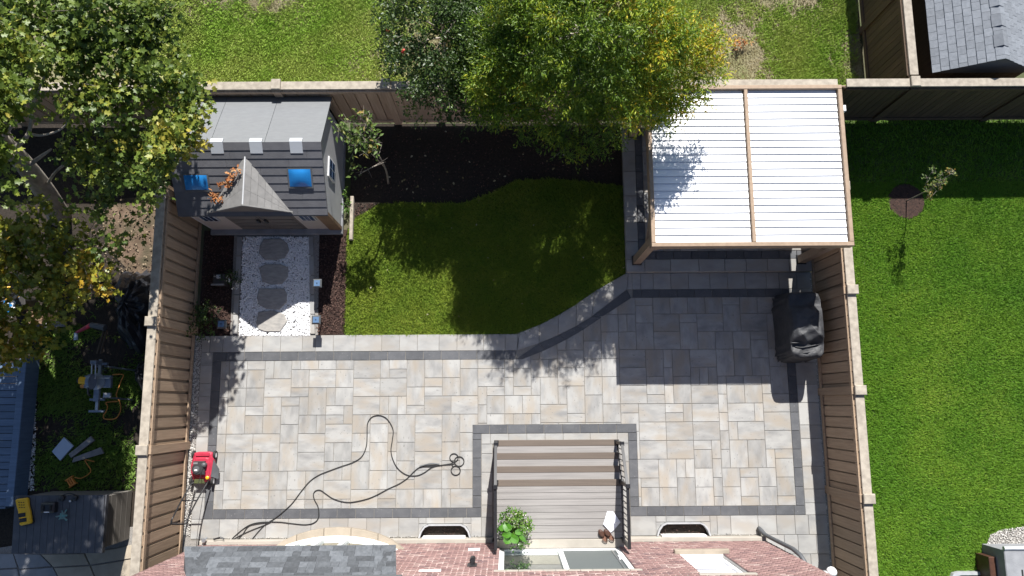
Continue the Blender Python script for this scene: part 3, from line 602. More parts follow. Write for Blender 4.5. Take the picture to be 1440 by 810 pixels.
for x0, x1, y0, y1 in ((-6.82, -6.28, 4.50, 4.83), (-4.62, -4.10, 4.55, 4.93)):
    fr = MB().hexa([(x0, y0, fz(y0)+.045), (x1, y0, fz(y0)+.045), (x1, y1, fz(y1)+.045), (x0, y1, fz(y1)+.045)], (0, 0, -.07)).build('skylight_frame', 'felt', shed)
    bb = MB(); n = 6; vs = []; fs = []
    for j in range(n+1):
        for i in range(n+1):
            u, v = i/n, j/n; y = y0+.03+(y1-y0-.06)*v
            vs.append((x0+.03+(x1-x0-.06)*u, y, fz(y)+.05+.05*math.sin(math.pi*u)**.6*math.sin(math.pi*v)**.6))
    fs = [(j*(n+1)+i, j*(n+1)+i+1, (j+1)*(n+1)+i+1, (j+1)*(n+1)+i) for j in range(n) for i in range(n)]
    bb.add(vs, fs).build('skylight', 'blue_sky', fr, smooth=True)
# dormer roof: two triangular slopes laid in small courses
DPk, DE, DFY = 2.20, 1.62, 4.11; yP = SYR-(SZR-DPk)/(SZR-FZ)*(SYR-FY)
for sgn, xe in ((-1, -6.42), (1, -4.60)):
    n = 7
    for k in range(n):
        f0, f1 = k/n, min(1, (k+1.15)/n)
        def pt(f, lift):  # f=0 at eave, 1 at ridge
            x = xe+(DC-xe)*f; z = DE+(DPk-DE)*f; yb = FY+.02+(yP-FY)*f; return x, z+lift, yb
        x0, z0, yb0 = pt(f0, .018); x1, z1, yb1 = pt(f1, .002)
        m = 3
        for c in range(m):
            ya, yc = DFY+(yb0-DFY)*c/m+.002, DFY+(yb0-DFY)*(c+1)/m-.002; yd, ye = DFY+(yb1-DFY)*c/m+.002, DFY+(yb1-DFY)*(c+1)/m-.002
            q = [(x0, ya, z0), (x0, yc, z0), (x1, ye, z1), (x1, yd, z1)]
            if sgn > 0: pass
            else: q = [q[1], q[0], q[3], q[2]]
            MB().hexa(q, (0, 0, -.03)).build('dormer_shingle', 'dorm', shed)
MB().tube([(DC, DFY-.01, DPk+.0), (DC, yP+.02, DPk+.0)], .018, 6).build('dormer_ridge', 'resin_side', shed)
for sgn, xe in ((-1, -6.42), (1, -4.60)):
    MB().hexa([(xe, DFY-.012, DE-.06), (DC, DFY-.012, DPk-.06), (DC, DFY-.012, DPk+.02), (xe, DFY-.012, DE+.02)] if sgn < 0 else [(DC, DFY-.012, DPk-.06), (xe, DFY-.012, DE-.06), (xe, DFY-.012, DE+.02), (DC, DFY-.012, DPk+.02)], (0, .03, 0)).build('barge_board', 'dorm', shed)
C_ = []
for px, py, n, r in ((332, 240, 14, 5), (326, 250, 26, 6), (318, 259, 26, 6), (304, 278, 40, 6), (300, 274, 16, 4), (309, 262, 6, 4)):
    for _ in range(n): C_.append(P(px+NR.normal(0, r*.6), py+NR.normal(0, r*.5), 1.86+(285-py)*.008+NR.uniform(0, .05)))
C_ = np.array([tuple(c) for c in C_])
lf = leaf_mesh('dead_leaves', C_, NR.normal(0, 1, C_.shape)*[1, 1, .4], .09, .55, 'maple', 'dead_leaf', NR.uniform(0, 1, len(C_)), flat=.8)
tag(lf, 'orange dead leaves caught beside the shed dormer', 'dead leaves', kind='stuff')
tag(MB().box(-3.72, -3.64, 3.85, 4.9, -.05, .10, .01).build('edging_timber', 'wood_grey'), 'weathered timber lying along the right side of the shed', 'timber')
# ------------------------------------------------------------------ pergola with white louvres
pg = thing('pergola', 'brown timber pergola with a white louvred roof', 'pergola', (4.9, 4.8, .15))
PX0, PX1, PY0, PY1, PZ = 2.87, 6.93, 3.11, 6.52, 2.55
for q in ((PX0, PX1, PY0, PY0+.085), (PX0, PX1, PY1-.085, PY1)): MB().box(*q, PZ-.22, PZ, .008).build('beam', 'perg', pg)
for q in ((PX0, PX0+.085, PY0+.087, PY1-.087), (PX1-.085, PX1, PY0+.087, PY1-.087)): MB().box(*q, PZ-.22, PZ-.002, .008).build('beam', 'perg', pg)
PMID = P(1055, 230, 2.55).x
MB().box(PMID-.035, PMID+.035, PY0+.09, PY1-.09, PZ-.15, PZ-.004, .006).build('centre_beam', 'perg', pg)
MB().box(PX0+.087, PX1-.087, PY0+.087, PY1-.087, PZ-.17, PZ-.16).build('gutter_tray', 'gap', pg)
for xa, xb in ((PX0+.095, PMID-.05), (PMID+.05, PX1-.10)):
    n = 21; p_ = (PY1-PY0-.19)/n
    wv = xb-xa
    me = MB().hexa([(-wv/2, -p_/2+.006, .0125), (wv/2, -p_/2+.006, .0125), (wv/2, p_/2+.012, -.0125), (-wv/2, p_/2+.012, -.0125)], (0, 0, -.012)).mesh('louver', 'louver')
    for i in range(n): link('louver', me, pg, ((xa+xb)/2, PY0+.095+(i+.5)*p_, PZ-.075))
PO = [(2.98, 3.30), (6.80, 3.30), (2.98, 6.38), (6.80, 6.38)]
for i, (x, y) in enumerate(PO):
    MB().box(x-.085, x+.085, y-.085, y+.085, .17, PZ-.222, .01).build('post', 'perg', pg)
    MB().box(x-.11, x+.11, y-.11, y+.11, .15, .185, .008).build('post_foot', 'black', pg)
    sx = 1 if x < 4 else -1; sy = 1 if y < 5 else -1
    b = MB(); L_ = .75
    b.hexa([(x+sx*.09, y-.04, PZ-.25-L_), (x+sx*.09, y+.04, PZ-.25-L_), (x+sx*L_, y+.04, PZ-.23), (x+sx*L_, y-.04, PZ-.23)], (sx*.06, 0, -.07)); b.build('brace', 'perg', pg)
    b = MB(); b.hexa([(x-.04, y+sy*.09, PZ-.25-L_), (x+.04, y+sy*.09, PZ-.25-L_), (x+.04, y+sy*L_, PZ-.23), (x-.04, y+sy*L_, PZ-.23)], (0, sy*.06, -.07)); b.build('brace', 'perg', pg)
MB().box(PX1+.001, PX1+.06, 5.95, 6.08, PZ-.14, PZ-.01, .01).build('sensor_box', 'white', pg)
# ------------------------------------------------------------------ brick house
HX0, HX1, HY = -6.75, 5.6, -2.972
house = thing('brick_house', 'red brick house wall with a glass patio door, white window and shingled bay roof', 'house', (-.5, -3, 0))
OPEN = [(-.22, 2.30, .70, 2.93), (3.38, 4.27, 1.56, 3.32)]
ZT = 5.6
xs = sorted({HX0, HX1, *[o[0] for o in OPEN], *[o[1] for o in OPEN]}); b = MB()
for xa, xb in zip(xs[:-1], xs[1:]):
    zz = [-.1]
    for o in OPEN:
        if o[0] <= xa+1e-6 and o[1] >= xb-1e-6: zz += [o[2], o[3]]
    zz.append(ZT)
    for k in range(0, len(zz), 2): b.box(xa, xb, HY-.16, HY, zz[k], zz[k+1])
b.box(HX0, HX1, -11, HY-.162, -.1, ZT)
b.build('wall', 'mortar', house)
cs, bl = .075, .215; Q = []; tin = []
def openx(x0, x1, z0, z1):
    for a, c, d, e in OPEN:
        if x1 > a and x0 < c and z1 > d and z0 < e: return (a, c)
    return None
k = 0; z = .21
while z < ZT-.08:
    x = HX0-(bl/2 if k % 2 else 0)
    while x < HX1:
        x0, x1 = max(HX0, x), min(HX1, x+bl-.026)
        segs = [(x0, x1)]
        for a, c, d, e in OPEN:
            if z+cs > d and z < e:
                ns = []
                for s0, s1 in segs:
                    if s1 <= a or s0 >= c: ns.append((s0, s1))
                    else:
                        if s0 < a: ns.append((s0, a))
                        if s1 > c: ns.append((c, s1))
                segs = ns
        for s0, s1 in segs:
            if s1-s0 < .02: continue
            y1 = HY+.012+R0.uniform(0, .007); y0 = HY-.02; za, zb = z, z+cs-.009
            Q.append([(s0, y1, za), (s1, y1, za), (s1, y1, zb), (s0, y1, zb), (s0, y0, za), (s1, y0, za), (s1, y0, zb), (s0, y0, zb)]); tin.append(np.clip(R0.gauss(.5, .26), 0, 1))
        x += bl
    z += cs; k += 1
tag(npmesh('brick', np.array(Q), [(1, 0, 3, 2), (3, 7, 6, 2), (0, 1, 5, 4), (0, 4, 7, 3), (1, 2, 6, 5)], 'brick', np.array(tin), house), kind='stuff')
b = MB()
for a, c in ((HX0-.02, -.38), (2.46, HX1+.03)): b.box(a, c, HY-.0, HY+.095, -.1, .2, .012)
b.build('foundation_ledge', 'parging', house)
for a, c in WELLS: MB().box(a+.1, c-.12, HY+.096, HY+.13, -.1, .16, .01).build('basement_window', 'white', house)
# sliding door
dr = MB().box(-.22, 2.30, HY-.10, HY-.02, .70, .79, .01).box(-.22, 2.30, HY-.10, HY-.02, 2.85, 2.93, .01).box(-.22, -.12, HY-.10, HY-.02, .79, 2.85).box(2.20, 2.30, HY-.10, HY-.02, .79, 2.85).build('patio_door', 'white', house)
MB().box(-.12, 1.0, HY-.09, HY-.08, .79, 2.85).build('glass_pane', 'glass', dr)
MB().box(1.0, 1.10, HY-.075, HY-.025, .792, 2.848, .006).build('door_stile', 'white', dr)
MB().box(1.10, 2.20, HY-.06, HY-.05, .79, 2.85).build('screen_panel', 'screen', dr)
MB().box(2.12, 2.14, HY-.048, HY-.03, .85, 2.8).build('door_track', 'steel', dr); MB().box(2.15, 2.19, HY-.045, HY-.0, 1.55, 1.80, .008).build('door_handle', 'white', dr)
MB().box(-.3, 2.42, HY-.01, HY+.17, .70, .755, .008).build('door_sill', 'parging', house)
for i in range(12): MB().box(-.3+i*.2245+.004, -.3+(i+1)*.2245-.004, HY-.02, HY+.026, 2.935, 3.04, .005).build('lintel_brick', 'parging', house)
# window on the right
wn = MB().box(3.38, 4.27, HY-.13, HY-.07, 1.56, 1.66, .006).box(3.38, 4.27, HY-.13, HY-.07, 3.22, 3.32, .006).box(3.38, 3.46, HY-.13, HY-.07, 1.66, 3.22).box(4.19, 4.27, HY-.13, HY-.07, 1.66, 3.22).build('window', 'white', house)
MB().box(3.46, 4.19, HY-.12, HY-.11, 1.66, 3.22).build('blind', 'offwhite', wn); MB().box(3.46, 4.19, HY-.08, HY-.068, 2.40, 2.46).build('meeting_rail', 'white', wn)
MB().box(3.30, 4.40, HY-.06, HY+.09, 1.44, 1.555, .012).build('window_sill', 'sill', house)
MB().box(3.32, 4.34, HY-.02, HY+.03, 3.325, 3.44, .008).build('window_lintel', 'parging', house)
# bow window with precast sill and shingled roof
BCX, BHW = -3.62, 1.42
def arc(dep, hw, n=10): return [(BCX-hw+2*hw*i/n, HY+dep*(1-(2*i/n-1)**2)**.8) for i in range(n+1)]
a = arc(.16, BHW-.25); MB().prism(a+[(BCX+BHW-.25, HY-.02), (BCX-BHW+.25, HY-.02)], -.1, .74).build('bow_base', 'brick', house)
oa, ia = arc(.46, BHW, 10), [(x, HY-.01) for x, y in arc(.36, BHW, 10)]
for k in range(5):
    i = k*2; s = .004
    MB().prism([(oa[i][0]+s, oa[i][1]), oa[i+1], (oa[i+2][0]-s, oa[i+2][1]), (ia[i+2][0]-s, ia[i+2][1]), (ia[i][0]+s, ia[i][1])], .745, .86, .008).build('sill_stone', 'sill', house)
a = arc(.30, BHW-.12); fr = MB().prism(a+[(BCX+BHW-.12, HY-.02), (BCX-BHW+.12, HY-.02)], .862, 1.0).prism(a+[(BCX+BHW-.12, HY-.02), (BCX-BHW+.12, HY-.02)], 2.45, 2.64)
for i in range(0, 11, 2): fr.box(a[i][0]-.04, a[i][0]+.04, HY-.02, a[i][1]-.01, 1.0, 2.45)
fr = fr.build('bow_frame', 'white', house)
a2 = arc(.24, BHW-.2); MB().prism(a2+[(BCX+BHW-.2, HY-.02), (BCX-BHW+.2, HY-.02)], 1.001, 2.449).build('bow_glass', 'glass', fr)
EZ, TZ, EY, TY = 2.70, 3.42, -2.545, HY+.01; EX0, EX1 = -6.03, -2.12; TX0, TX1 = P(262, 808, 3.42).x, P(557, 808, 3.42).x
MB().add([(EX0, EY, EZ-.03), (EX1, EY, EZ-.03), (TX1, TY, TZ-.03), (TX0, TY, TZ-.03), (EX0, TY, EZ-.03), (EX1, TY, EZ-.03)], [(0, 1, 2, 3), (0, 3, 4), (1, 5, 2), (0, 4, 5, 1), (3, 2, 5, 4)]).build('bay_roof', 'felt', house)
rows = 6
for r in range(rows):
    f0, f1 = r/rows, min(1, (r+1.2)/rows); y0, z0 = EY+(TY-EY)*f0, EZ+(TZ-EZ)*f0+.014; y1, z1 = EY+(TY-EY)*f1, EZ+(TZ-EZ)*f1+.002
    xa, xe = EX0+(TX0-EX0)*f0, EX1+(TX1-EX1)*f0; x = xa
    while x < xe-.02:
        w = R0.choice((.15, .2, .26, .32)); x1 = min(xe, x+w); th = R0.choice((0, 0, .006))
        q = [(x1-.002, y0, z0+th), (x+.002, y0, z0+th), (x+.002+(TX0-EX0)*(f1-f0)*(1 if x == xa else 0), y1, z1), (x1-.002+(TX1-EX1)*(f1-f0)*(1 if x1 == xe else 0), y1, z1)]
        MB().hexa(q, (0, -.012, -.012)).build('roof_shingle', 'asphalt_a', house); x = x1
for ex, tx in ((EX0, TX0+.32), (EX1, TX1-.32)):     # hip caps
    for r in range(5):
        f0, f1 = r/5, (r+1.1)/5; w = .11
        p0 = Vector((ex+(tx-ex)*f0, EY+(TY-EY)*f0, EZ+(TZ-EZ)*f0+.035)); p1 = Vector((ex+(tx-ex)*f1, EY+(TY-EY)*f1, EZ+(TZ-EZ)*f1+.026)); s = 1 if tx > ex else -1
        MB().hexa([p0+Vector((w, 0, 0)), p0-Vector((0, 0, .02)) , p1-Vector((0, 0, .02)), p1+Vector((w, 0, 0))] if s > 0 else [p0-Vector((0, 0, .02)), p0-Vector((w, 0, 0)), p1-Vector((w, 0, 0)), p1-Vector((0, 0, .02))], (0, -.012, -.014)).build('hip_cap', 'asphalt_a', house)
MB().box(TX0-.1, TX1+.1, HY, HY+.05, TZ-.04, TZ+.03, .01).build('flashing', 'felt', house)
MB().hexa([(-12, -12, 6.4), (12, -12, 6.4), (12, -12, 6.39), (-12, -12, 6.39)], (0, 0, -.01))
MB().box(HX0-.1, HX1+.1, -11.1, HY-.1, ZT+.001, ZT+.12, .02).build('roof', 'felt', house)
# small fittings on the wall
MB().box(-.80, -.62, HY+.015, HY+.03, 2.36, 2.62, .005).lathe([(.045, 0), (.055, .02), (.055, .2), (.05, .22)], (-.71, HY+.09, 2.22), 12).box(-.735, -.685, HY+.03, HY+.1, 2.44, 2.5).build('wall_lamp', 'black', house)
MB().box(-.86, -.62, HY+.015, HY+.05, .98, 1.12, .008).build('vent_cover', 'white', house)
MB().box(-1.65, -1.25, HY+.018, HY+.034, 2.92, 3.03, .006).build('vent_cover', 'white', house)
b = MB().tube([(5.5, -2.72, .03), (5.53, -2.76, .12), (5.56, -2.82, .24), (5.60, -2.845, .5), (5.615, -2.85, 1.7), (5.66, -2.92, 1.95), (5.70, -3.02, 2.05), (5.70, -3.4, 2.1)], [.05, .05, .045, .045, .045, .045, .042, .04], 8)
b.build('downspout', 'grey_plastic', house, smooth=True)
b = MB().box(5.60, 5.64, HY-.1, HY+.02, 3.15, 3.3).lathe([(.02, -.09), (.075, -.06), (.09, 0), (.075, .06), (.03, .09)], (5.70, HY+.02, 3.28), 12)
b.build('floodlight', 'white', house, smooth=True)
# tap on the wall for the hose
cp = thing('garden_tap', 'small chrome tap on the house ledge where the black hose starts', 'tap', (-6.65, -2.85, .2))
MB().tube([(-6.75+.08, HY+.01, .26), (-6.62, -2.84, .27), (-6.60, -2.80, .22)], .022, 8).tube([(-6.62, -2.84, .27), (-6.62, -2.84, .33)], .01, 6).build('spout', 'steel', cp)
MB().lathe([(.045, .33), (.05, .34), (.045, .35)], (-6.62, -2.84, 0), 10).build('handle', 'steel', cp)
MB().tube([(-6.45, -2.84, .215), (-6.30, -2.80, .225), (-6.22, -2.84, .215)], .02, 8).build('nozzle', 'black', cp)
for (a, c), lb in zip(WELLS, ('dark window well against the house, left of the deck steps', 'dark window well against the house, right of the deck railing')):
    t = thing('window_well', lb, 'window well', ((a+c)/2, -2.7, 0), 'window wells along the house')
    for s_, e_ in ((1, a), (-1, c)):
        cr = [(e_, -2.585), (e_+s_*.2, -2.583), (e_+s_*.105, -2.635), (e_+s_*.03, -2.745), (e_, -2.86)]
        link('paver', MB().prism([(x-e_, y+2.7) for x, y in cr], -.05, 0, .003).mesh('paver', 'edge_paver'), edging, (e_, -2.7, 0))
    o = [(a-.0, HY+.1), (a+.04, -2.74), (a+.12, -2.63), (a+.22, -2.585), (c-.22, -2.585), (c-.12, -2.63), (c-.04, -2.74), (c, HY+.1)]
    b = MB(); n = len(o); ins = [(a+.035, HY+.1), (a+.075, -2.75), (a+.145, -2.655), (a+.23, -2.615), (c-.23, -2.615), (c-.145, -2.655), (c-.075, -2.75), (c-.035, HY+.1)]
    vs = [(p[0], p[1], -.115) for p in o]+[(p[0], p[1], .07) for p in o]+[(p[0], p[1], .07) for p in ins]+[(p[0], p[1], -.115) for p in ins]
    for i in range(n-1):
        for l in range(3): b.add([vs[l*n+i], vs[l*n+i+1], vs[(l+1)*n+i+1], vs[(l+1)*n+i]], [(0, 1, 2, 3)])
    b.build('liner', 'galv', t)
    MB().prism(ins, -.119, -.112).build('floor', 'dark_soil', t)  # dark floor colour stands in for the shade of a deeper well
    X, Y = scatter(ins, 260)
    tag(leaf_mesh('leaf_litter', np.stack([X, Y, NR.uniform(-.11, -.07, len(X))], 1), NR.normal(0, 1, (len(X), 3)), .055, .4, 'lens', 'chip', NR.uniform(0, 1, len(X)), t), kind='stuff')
# ------------------------------------------------------------------ deck with steps and railings
deck = thing('deck', 'grey composite deck with brown edged steps at the patio door', 'deck', (1.05, -1.8, 0))
DXa, DXb = -.34, 2.44; SYk = [-.766, -1.041, -1.309, -1.577]
for k in range(4):
    z = .18*(k+1); y = SYk[k]
    MB().box(DXa, DXb, y-.137, y, z-.03, z, .006).build('nosing_board', 'deck_brown', deck)
    if k < 3: MB().box(DXa+.002, DXb-.002, y-.285, y-.141, z-.03, z-.001, .004).build('tread_board', 'deck', deck)
    MB().box(DXa+.01, DXb-.01, y-.05, y-.02, z-.18, z-.031).build('riser', 'deck_brown', deck)
yb = SYk[3]-.141; n = 8; pw = (yb+2.80)/n
for i in range(n): MB().box(DXa+.002, DXb-.002, yb-(i+1)*pw+.007, yb-i*pw, .69, .72, .003).build('deck_board', 'deck', deck)
for x in (DXa, DXb-.03):
    b = MB(); pr = [(-2.8, .0)]+[(SYk[0]-.03, 0)]+[(SYk[0]-.03, .148), (SYk[1]-.03, .148), (SYk[1]-.03, .328), (SYk[2]-.03, .328), (SYk[2]-.03, .508), (SYk[3]-.03, .508), (SYk[3]-.03, .688), (-2.8, .688)]
    m = len(pr); b.add([(x, p[0], p[1]) for p in pr]+[(x+.03, p[0], p[1]) for p in pr], [tuple(range(m)), tuple(range(2*m-1, m-1, -1))]+[(i, m+i, m+(i+1) % m, (i+1) % m) for i in range(m)]); b.build('stringer', 'deck_brown', deck)
for x in (DXa+.05, DXb-.05):
    ra = [(-.82, 1.03), (-1.62, 1.60)]
    rl = MB().hexa([(x-.028, -.78, .99), (x+.028, -.78, .99), (x+.028, -1.62, 1.57), (x-.028, -1.62, 1.57)][::-1], (0, 0, -.045)).box(x-.03, x+.03, -2.86, -1.60, 1.57, 1.615, .008).box(x-.02, x+.02, -2.86, -1.66, .80, .835).hexa([(x-.018, -.84, .30), (x+.018, -.84, .30), (x+.018, -1.60, .84), (x-.018, -1.60, .84)][::-1], (0, 0, -.04)).build('railing', 'black', deck)
    for y, z0, z1 in ((-.82, .18, 1.0), (-1.63, .72, 1.62), (-2.82, .72, 1.58)):
        MB().box(x-.032, x+.032, y-.032, y+.032, z0, z1, .006).build('post', 'black', rl)
        MB().box(x-.05, x+.05, y-.05, y+.05, z0, z0+.025, .006).build('post_base', 'black', rl)
        if y > -2: MB().box(x-.045, x+.045, y-.045, y+.045, z1+.001, z1+.03, .012).build('post_cap', 'black', rl)
    for i in range(9):
        y = -1.76-i*.118; MB().box(x-.009, x+.009, y-.009, y+.009, .835, 1.572).build('baluster', 'black', rl)
    for i in range(6):
        y = -.94-i*.112; zb = .30+(-.84-y)*.71; zt = .99+(-.78-y)*.69-.05; MB().box(x-.009, x+.009, y-.009, y+.009, zb, zt).build('baluster', 'black', rl)
#SPLIT
# ------------------------------------------------------------------ things standing on the deck and patio
pp = P(721, 748, .95); pp.z = .72
pot = thing('potted_plant', 'leafy potted plant with broad lime leaves and small blooms on the deck by the door', 'plant', pp)
MB().lathe([(.11, 0), (.15, .26), (.165, .28), (.15, .28), (.14, .25)], tuple(pp), 14).build('pot', 'pot', pot, smooth=True)
MB().lathe([(.14, .24), (.01, .25)], tuple(pp), 14).build('soil', 'dark_soil', pot)
Cc = [(P(722, 738, 1.15), (.22, .22, .16), 3, .55), (P(728, 728, 1.15), (.16, .14, .14), 2, .75), (P(737, 743, 1.1), (.12, .16, .14), 1.6, .6), (P(712, 750, 1.05), (.14, .14, .12), 1.2, .3), (P(730, 757, 1.05), (.16, .12, .12), 1.2, .35), (P(719, 719, 1.15), (.07, .09, .1), .5, .6), (P(705, 728, 1.1), (.06, .08, .1), .4, .4)]
L, D, T, tb, td = clump_pts(Cc, 1700, .10, 8, .02); leaf_mesh('foliage', L, D, .055, .55, 'lens', 'leaf_pot', T, pot)
tag(leaf_mesh('blooms', L[::16]+[0, 0, .03], D[::16], .028, .9, 'lens', 'bloom', NR.uniform(0, 1, len(L[::16])), pot), kind='stuff')
def big_leaf(c, ang, ln, wd, parent, tilt=.25):
    b = MB(); n = 6; vs = []; fs = []
    for i in range(n+1):
        t = i/n; w = wd*math.sin(math.pi*min(1, t*.93+.07))**.7*(1-.25*t); z = -tilt*ln*t*t
        vs += [(ln*t, -w, z+.25*w), (ln*t, 0, z), (ln*t, w, z+.25*w)]
    for i in range(n): fs += [(3*i, 3*i+3, 3*i+4, 3*i+1), (3*i+1, 3*i+4, 3*i+5, 3*i+2)]
    ca, sa = math.cos(ang), math.sin(ang); b.add([(c[0]+x*ca-y*sa, c[1]+x*sa+y*ca, c[2]+z) for x, y, z in vs], fs)
    return b.build('leaf', 'big_leaf', parent)
for px, py, a, l, w in ((722, 757, 2.6, .24, .10), (716, 757, .7, .26, .105), (713, 741, 2.2, .20, .10), (735, 757, -.9, .24, .055), (712, 752, 3.3, .2, .08), (731, 748, .1, .2, .07), (706, 742, 1.2, .14, .07)):
    p = P(px, py, 1.2+R0.uniform(0, .06)); big_leaf((p.x-.5*l*math.cos(a), p.y-.5*l*math.sin(a), p.z), a, l, w, pot)
z = .735
q = [P(x, y, z) for x, y in ((854, 719), (862, 719), (872.5, 734), (865.6, 742.7), (858.8, 748.8), (848, 737))]
b = MB(); c = P(861, 734, z+.035); vs = []
for i, v in enumerate(q): vs.append(v+Vector((0, 0, .012*((i*7) % 3))))
n = len(vs); m = [(vs[i]+vs[(i+1) % n])/2+Vector((0, 0, .018*(i % 2))) for i in range(n)]
al = [x for i in range(n) for x in (vs[i], m[i])]; inn_ = [c+(v-c)*.5+Vector((0, 0, .01*((i*5) % 3)-.005)) for i, v in enumerate(al)]; k = len(al)
b.add(al+inn_+[c]+[v-Vector((0, 0, .012)) for v in al], [(i, (i+1) % k, k+(i+1) % k, k+i) for i in range(k)]+[(k+i, k+(i+1) % k, 2*k) for i in range(k)]+[(2*k+1+i, 2*k+1+(i+1) % k, (i+1) % k, i) for i in range(k)])
tag(b.build('crumpled_cloth', 'offwhite'), 'crumpled white cloth lying on the deck beside the right railing', 'cloth')
def clog(px, py, ang, lb):
    p = P(px, py, .73); p.z = .722; t = thing('clog', lb, 'shoe', p, 'brown clogs left on the deck')
    def ell(fx, fy, z0, z1, off=0, n=14, hole=0):
        pts = []
        for i in range(n):
            a = 6.28318*i/n; x = math.cos(a)*fx*(1.0); y = math.sin(a)*fy*(1+.18*math.cos(a)); pts.append((off+x, y))
        return [(p.x+x*math.cos(ang)-y*math.sin(ang), p.y+x*math.sin(ang)+y*math.cos(ang)) for x, y in pts]
    MB().prism(ell(.15, .058, 0, 0), .722, .755, .008).build('sole', 'clog', t)
    b = MB(); b.prism(ell(.085, .056, 0, 0, .055), .756, .80, .02); b.build('upper', 'clog', t)
    MB().prism(ell(.062, .036, 0, 0, -.065), .756, .762, .002).build('insole', 'clog_in', t)
    b = MB(); e = ell(.075, .052, 0, 0, -.07); b.tube([Vector((x, y, .785)) for x, y in e[3:12]], .009, 6); b.build('heel_strap', 'clog', t)
clog(847.5, 753.5, rad(120), 'brown clog on the deck, the one further from the railing'); clog(856, 752.5, rad(128), 'brown clog on the deck, the one touching the white cloth')
# hose
def hose(name, pts, r, m, lb, cat, z=.014):
    b = MB()
    for pl in pts: b.tube(smooth_path([P(x, y, z+(.0 if len(q_) == 0 else q_[0])) for x, y, *q_ in pl], 6), r, 6)
    return tag(b.build(name, m, smooth=True), lb, cat)
def zz(s, ox, oy, l): return [(ox+x/s, oy+y/s) for x, y in l]
A = zz(3.273, 240, 570, [(372, 620), (405, 580), (440, 545), (480, 520), (520, 488), (560, 450), (600, 397), (640, 350), (680, 322), (720, 305), (780, 283), (840, 262), (880, 235), (900, 190), (904, 140), (906, 85), (925, 55), (955, 46), (985, 54), (1008, 78), (1024, 115), (1020, 160), (1014, 210), (1025, 255), (1050, 295), (1090, 321), (1135, 323), (1170, 308), (1200, 287), (1240, 276), (1290, 272)])
B = zz(3.273, 240, 570, [(272, 632), (285, 612), (330, 572), (370, 548), (420, 538), (500, 537), (560, 544), (620, 549), (660, 540), (681, 515), (679, 470), (662, 435), (657, 410), (668, 393), (690, 391), (715, 408), (745, 428), (785, 442), (830, 446), (900, 432), (950, 412), (1000, 385), (1050, 362), (1090, 335), (1120, 305), (1150, 284), (1200, 281), (1250, 275), (1292, 268)])
C1 = zz(3.273, 240, 570, [(305, 622), (330, 595), (355, 560), (385, 548), (470, 535)]); C2 = zz(3.273, 240, 570, [(275, 634), (300, 610), (360, 580), (430, 552), (470, 533)])
LP = [zz(3.273, 240, 570, [(1292, 270)]+[(cx+rx*math.cos(a0+s*6.28*i/14), cy+rx*math.sin(a0+s*6.28*i/14)) for i in range(15)]) for cx, cy, rx, a0, s in ((1304, 241, 19, 1.9, 1), (1328, 258, 22, 2.7, 1), (1312, 300, 21, -2.2, -1))]
hose('garden_hose', [A, B, C1, C2]+LP, .0105, 'rubber', 'long black hose looped across the sunlit patio pavers', 'hose')
tag(MB().tube(smooth_path([P(590, 656, .03), P(606, 652, .04), P(618, 653, .03)]), .016, 6).build('hose_sleeve', 'grey_plastic'), 'grey sleeve lying on the hose near its looped end', 'sleeve')
# lawn mower
mo = P(285.5, 657, .15); mo.z = 0
mw = thing('lawn_mower', 'red push lawn mower with a black engine parked on the patio by the fence', 'lawn mower', mo)
mx, my = mo.x, mo.y
pl = [(-.20, .31), (-.12, .335), (.12, .335), (.20, .31), (.235, .18), (.25, .0), (.24, -.16), (.17, -.29), (.08, -.32), (-.10, -.32), (-.19, -.27), (-.255, -.12), (-.265, .05), (-.23, .2)]
MB().prism([(mx+x, my+y) for x, y in pl], .07, .20, .035).build('mower_deck', 'red', mw)
MB().prism([(mx+x*.72, my-.02+y*.70) for x, y in pl], .202, .235, .02).build('deck_dome', 'red', mw)
MB().box(mx-.15, mx+.15, my+.24, my+.315, .202, .225, .01).build('front_lip', 'red', mw)
e = MB().lathe([(.13, .236), (.135, .30), (.12, .34), (.05, .345)], (mx-.05, my-.02, 0), 14).box(mx-.17, mx+.09, my-.13, my+.14, .236, .29, .015).build('engine', 'engine', mw)
MB().lathe([(.07, .346), (.07, .36), (.02, .365)], (mx-.06, my-.03, 0), 12).build('recoil_cover', 'grey_plastic', e)
MB().box(mx-.14, mx-.04, my+.08, my+.12, .346, .352).build('engine_badge', 'steel', e); MB().box(mx-.095, mx-.035, my-.06, my-.03, .366, .371).build('cap', 'white', e)
MB().lathe([(.05, .236), (.055, .33), (.045, .345), (.02, .36)], (mx+.08, my+.06, 0), 10).build('fuel_tank', 'grey_plastic', mw)
MB().box(mx+.0, mx+.11, my-.15, my-.04, .29, .33, .01).build('air_filter', 'engine', mw)
MB().hexa([(mx+.20, my-.20, .20), (mx+.345, my-.26, .12), (mx+.34, my-.05, .12), (mx+.24, my+.16, .20)], (0, 0, -.03)).build('side_chute', 'grey_plastic', mw)
MB().hexa([(mx-.15, my-.34, .22), (mx+.08, my-.34, .22), (mx+.06, my-.25, .26), (mx-.13, my-.25, .26)], (0, 0, -.03)).build('rear_flap', 'olive', mw)
MB().lathe([(.035, .2), (.04, .24), (.02, .25)], (mx+.14, my-.22, 0), 8).build('fuel_cap', 'yellow', mw)
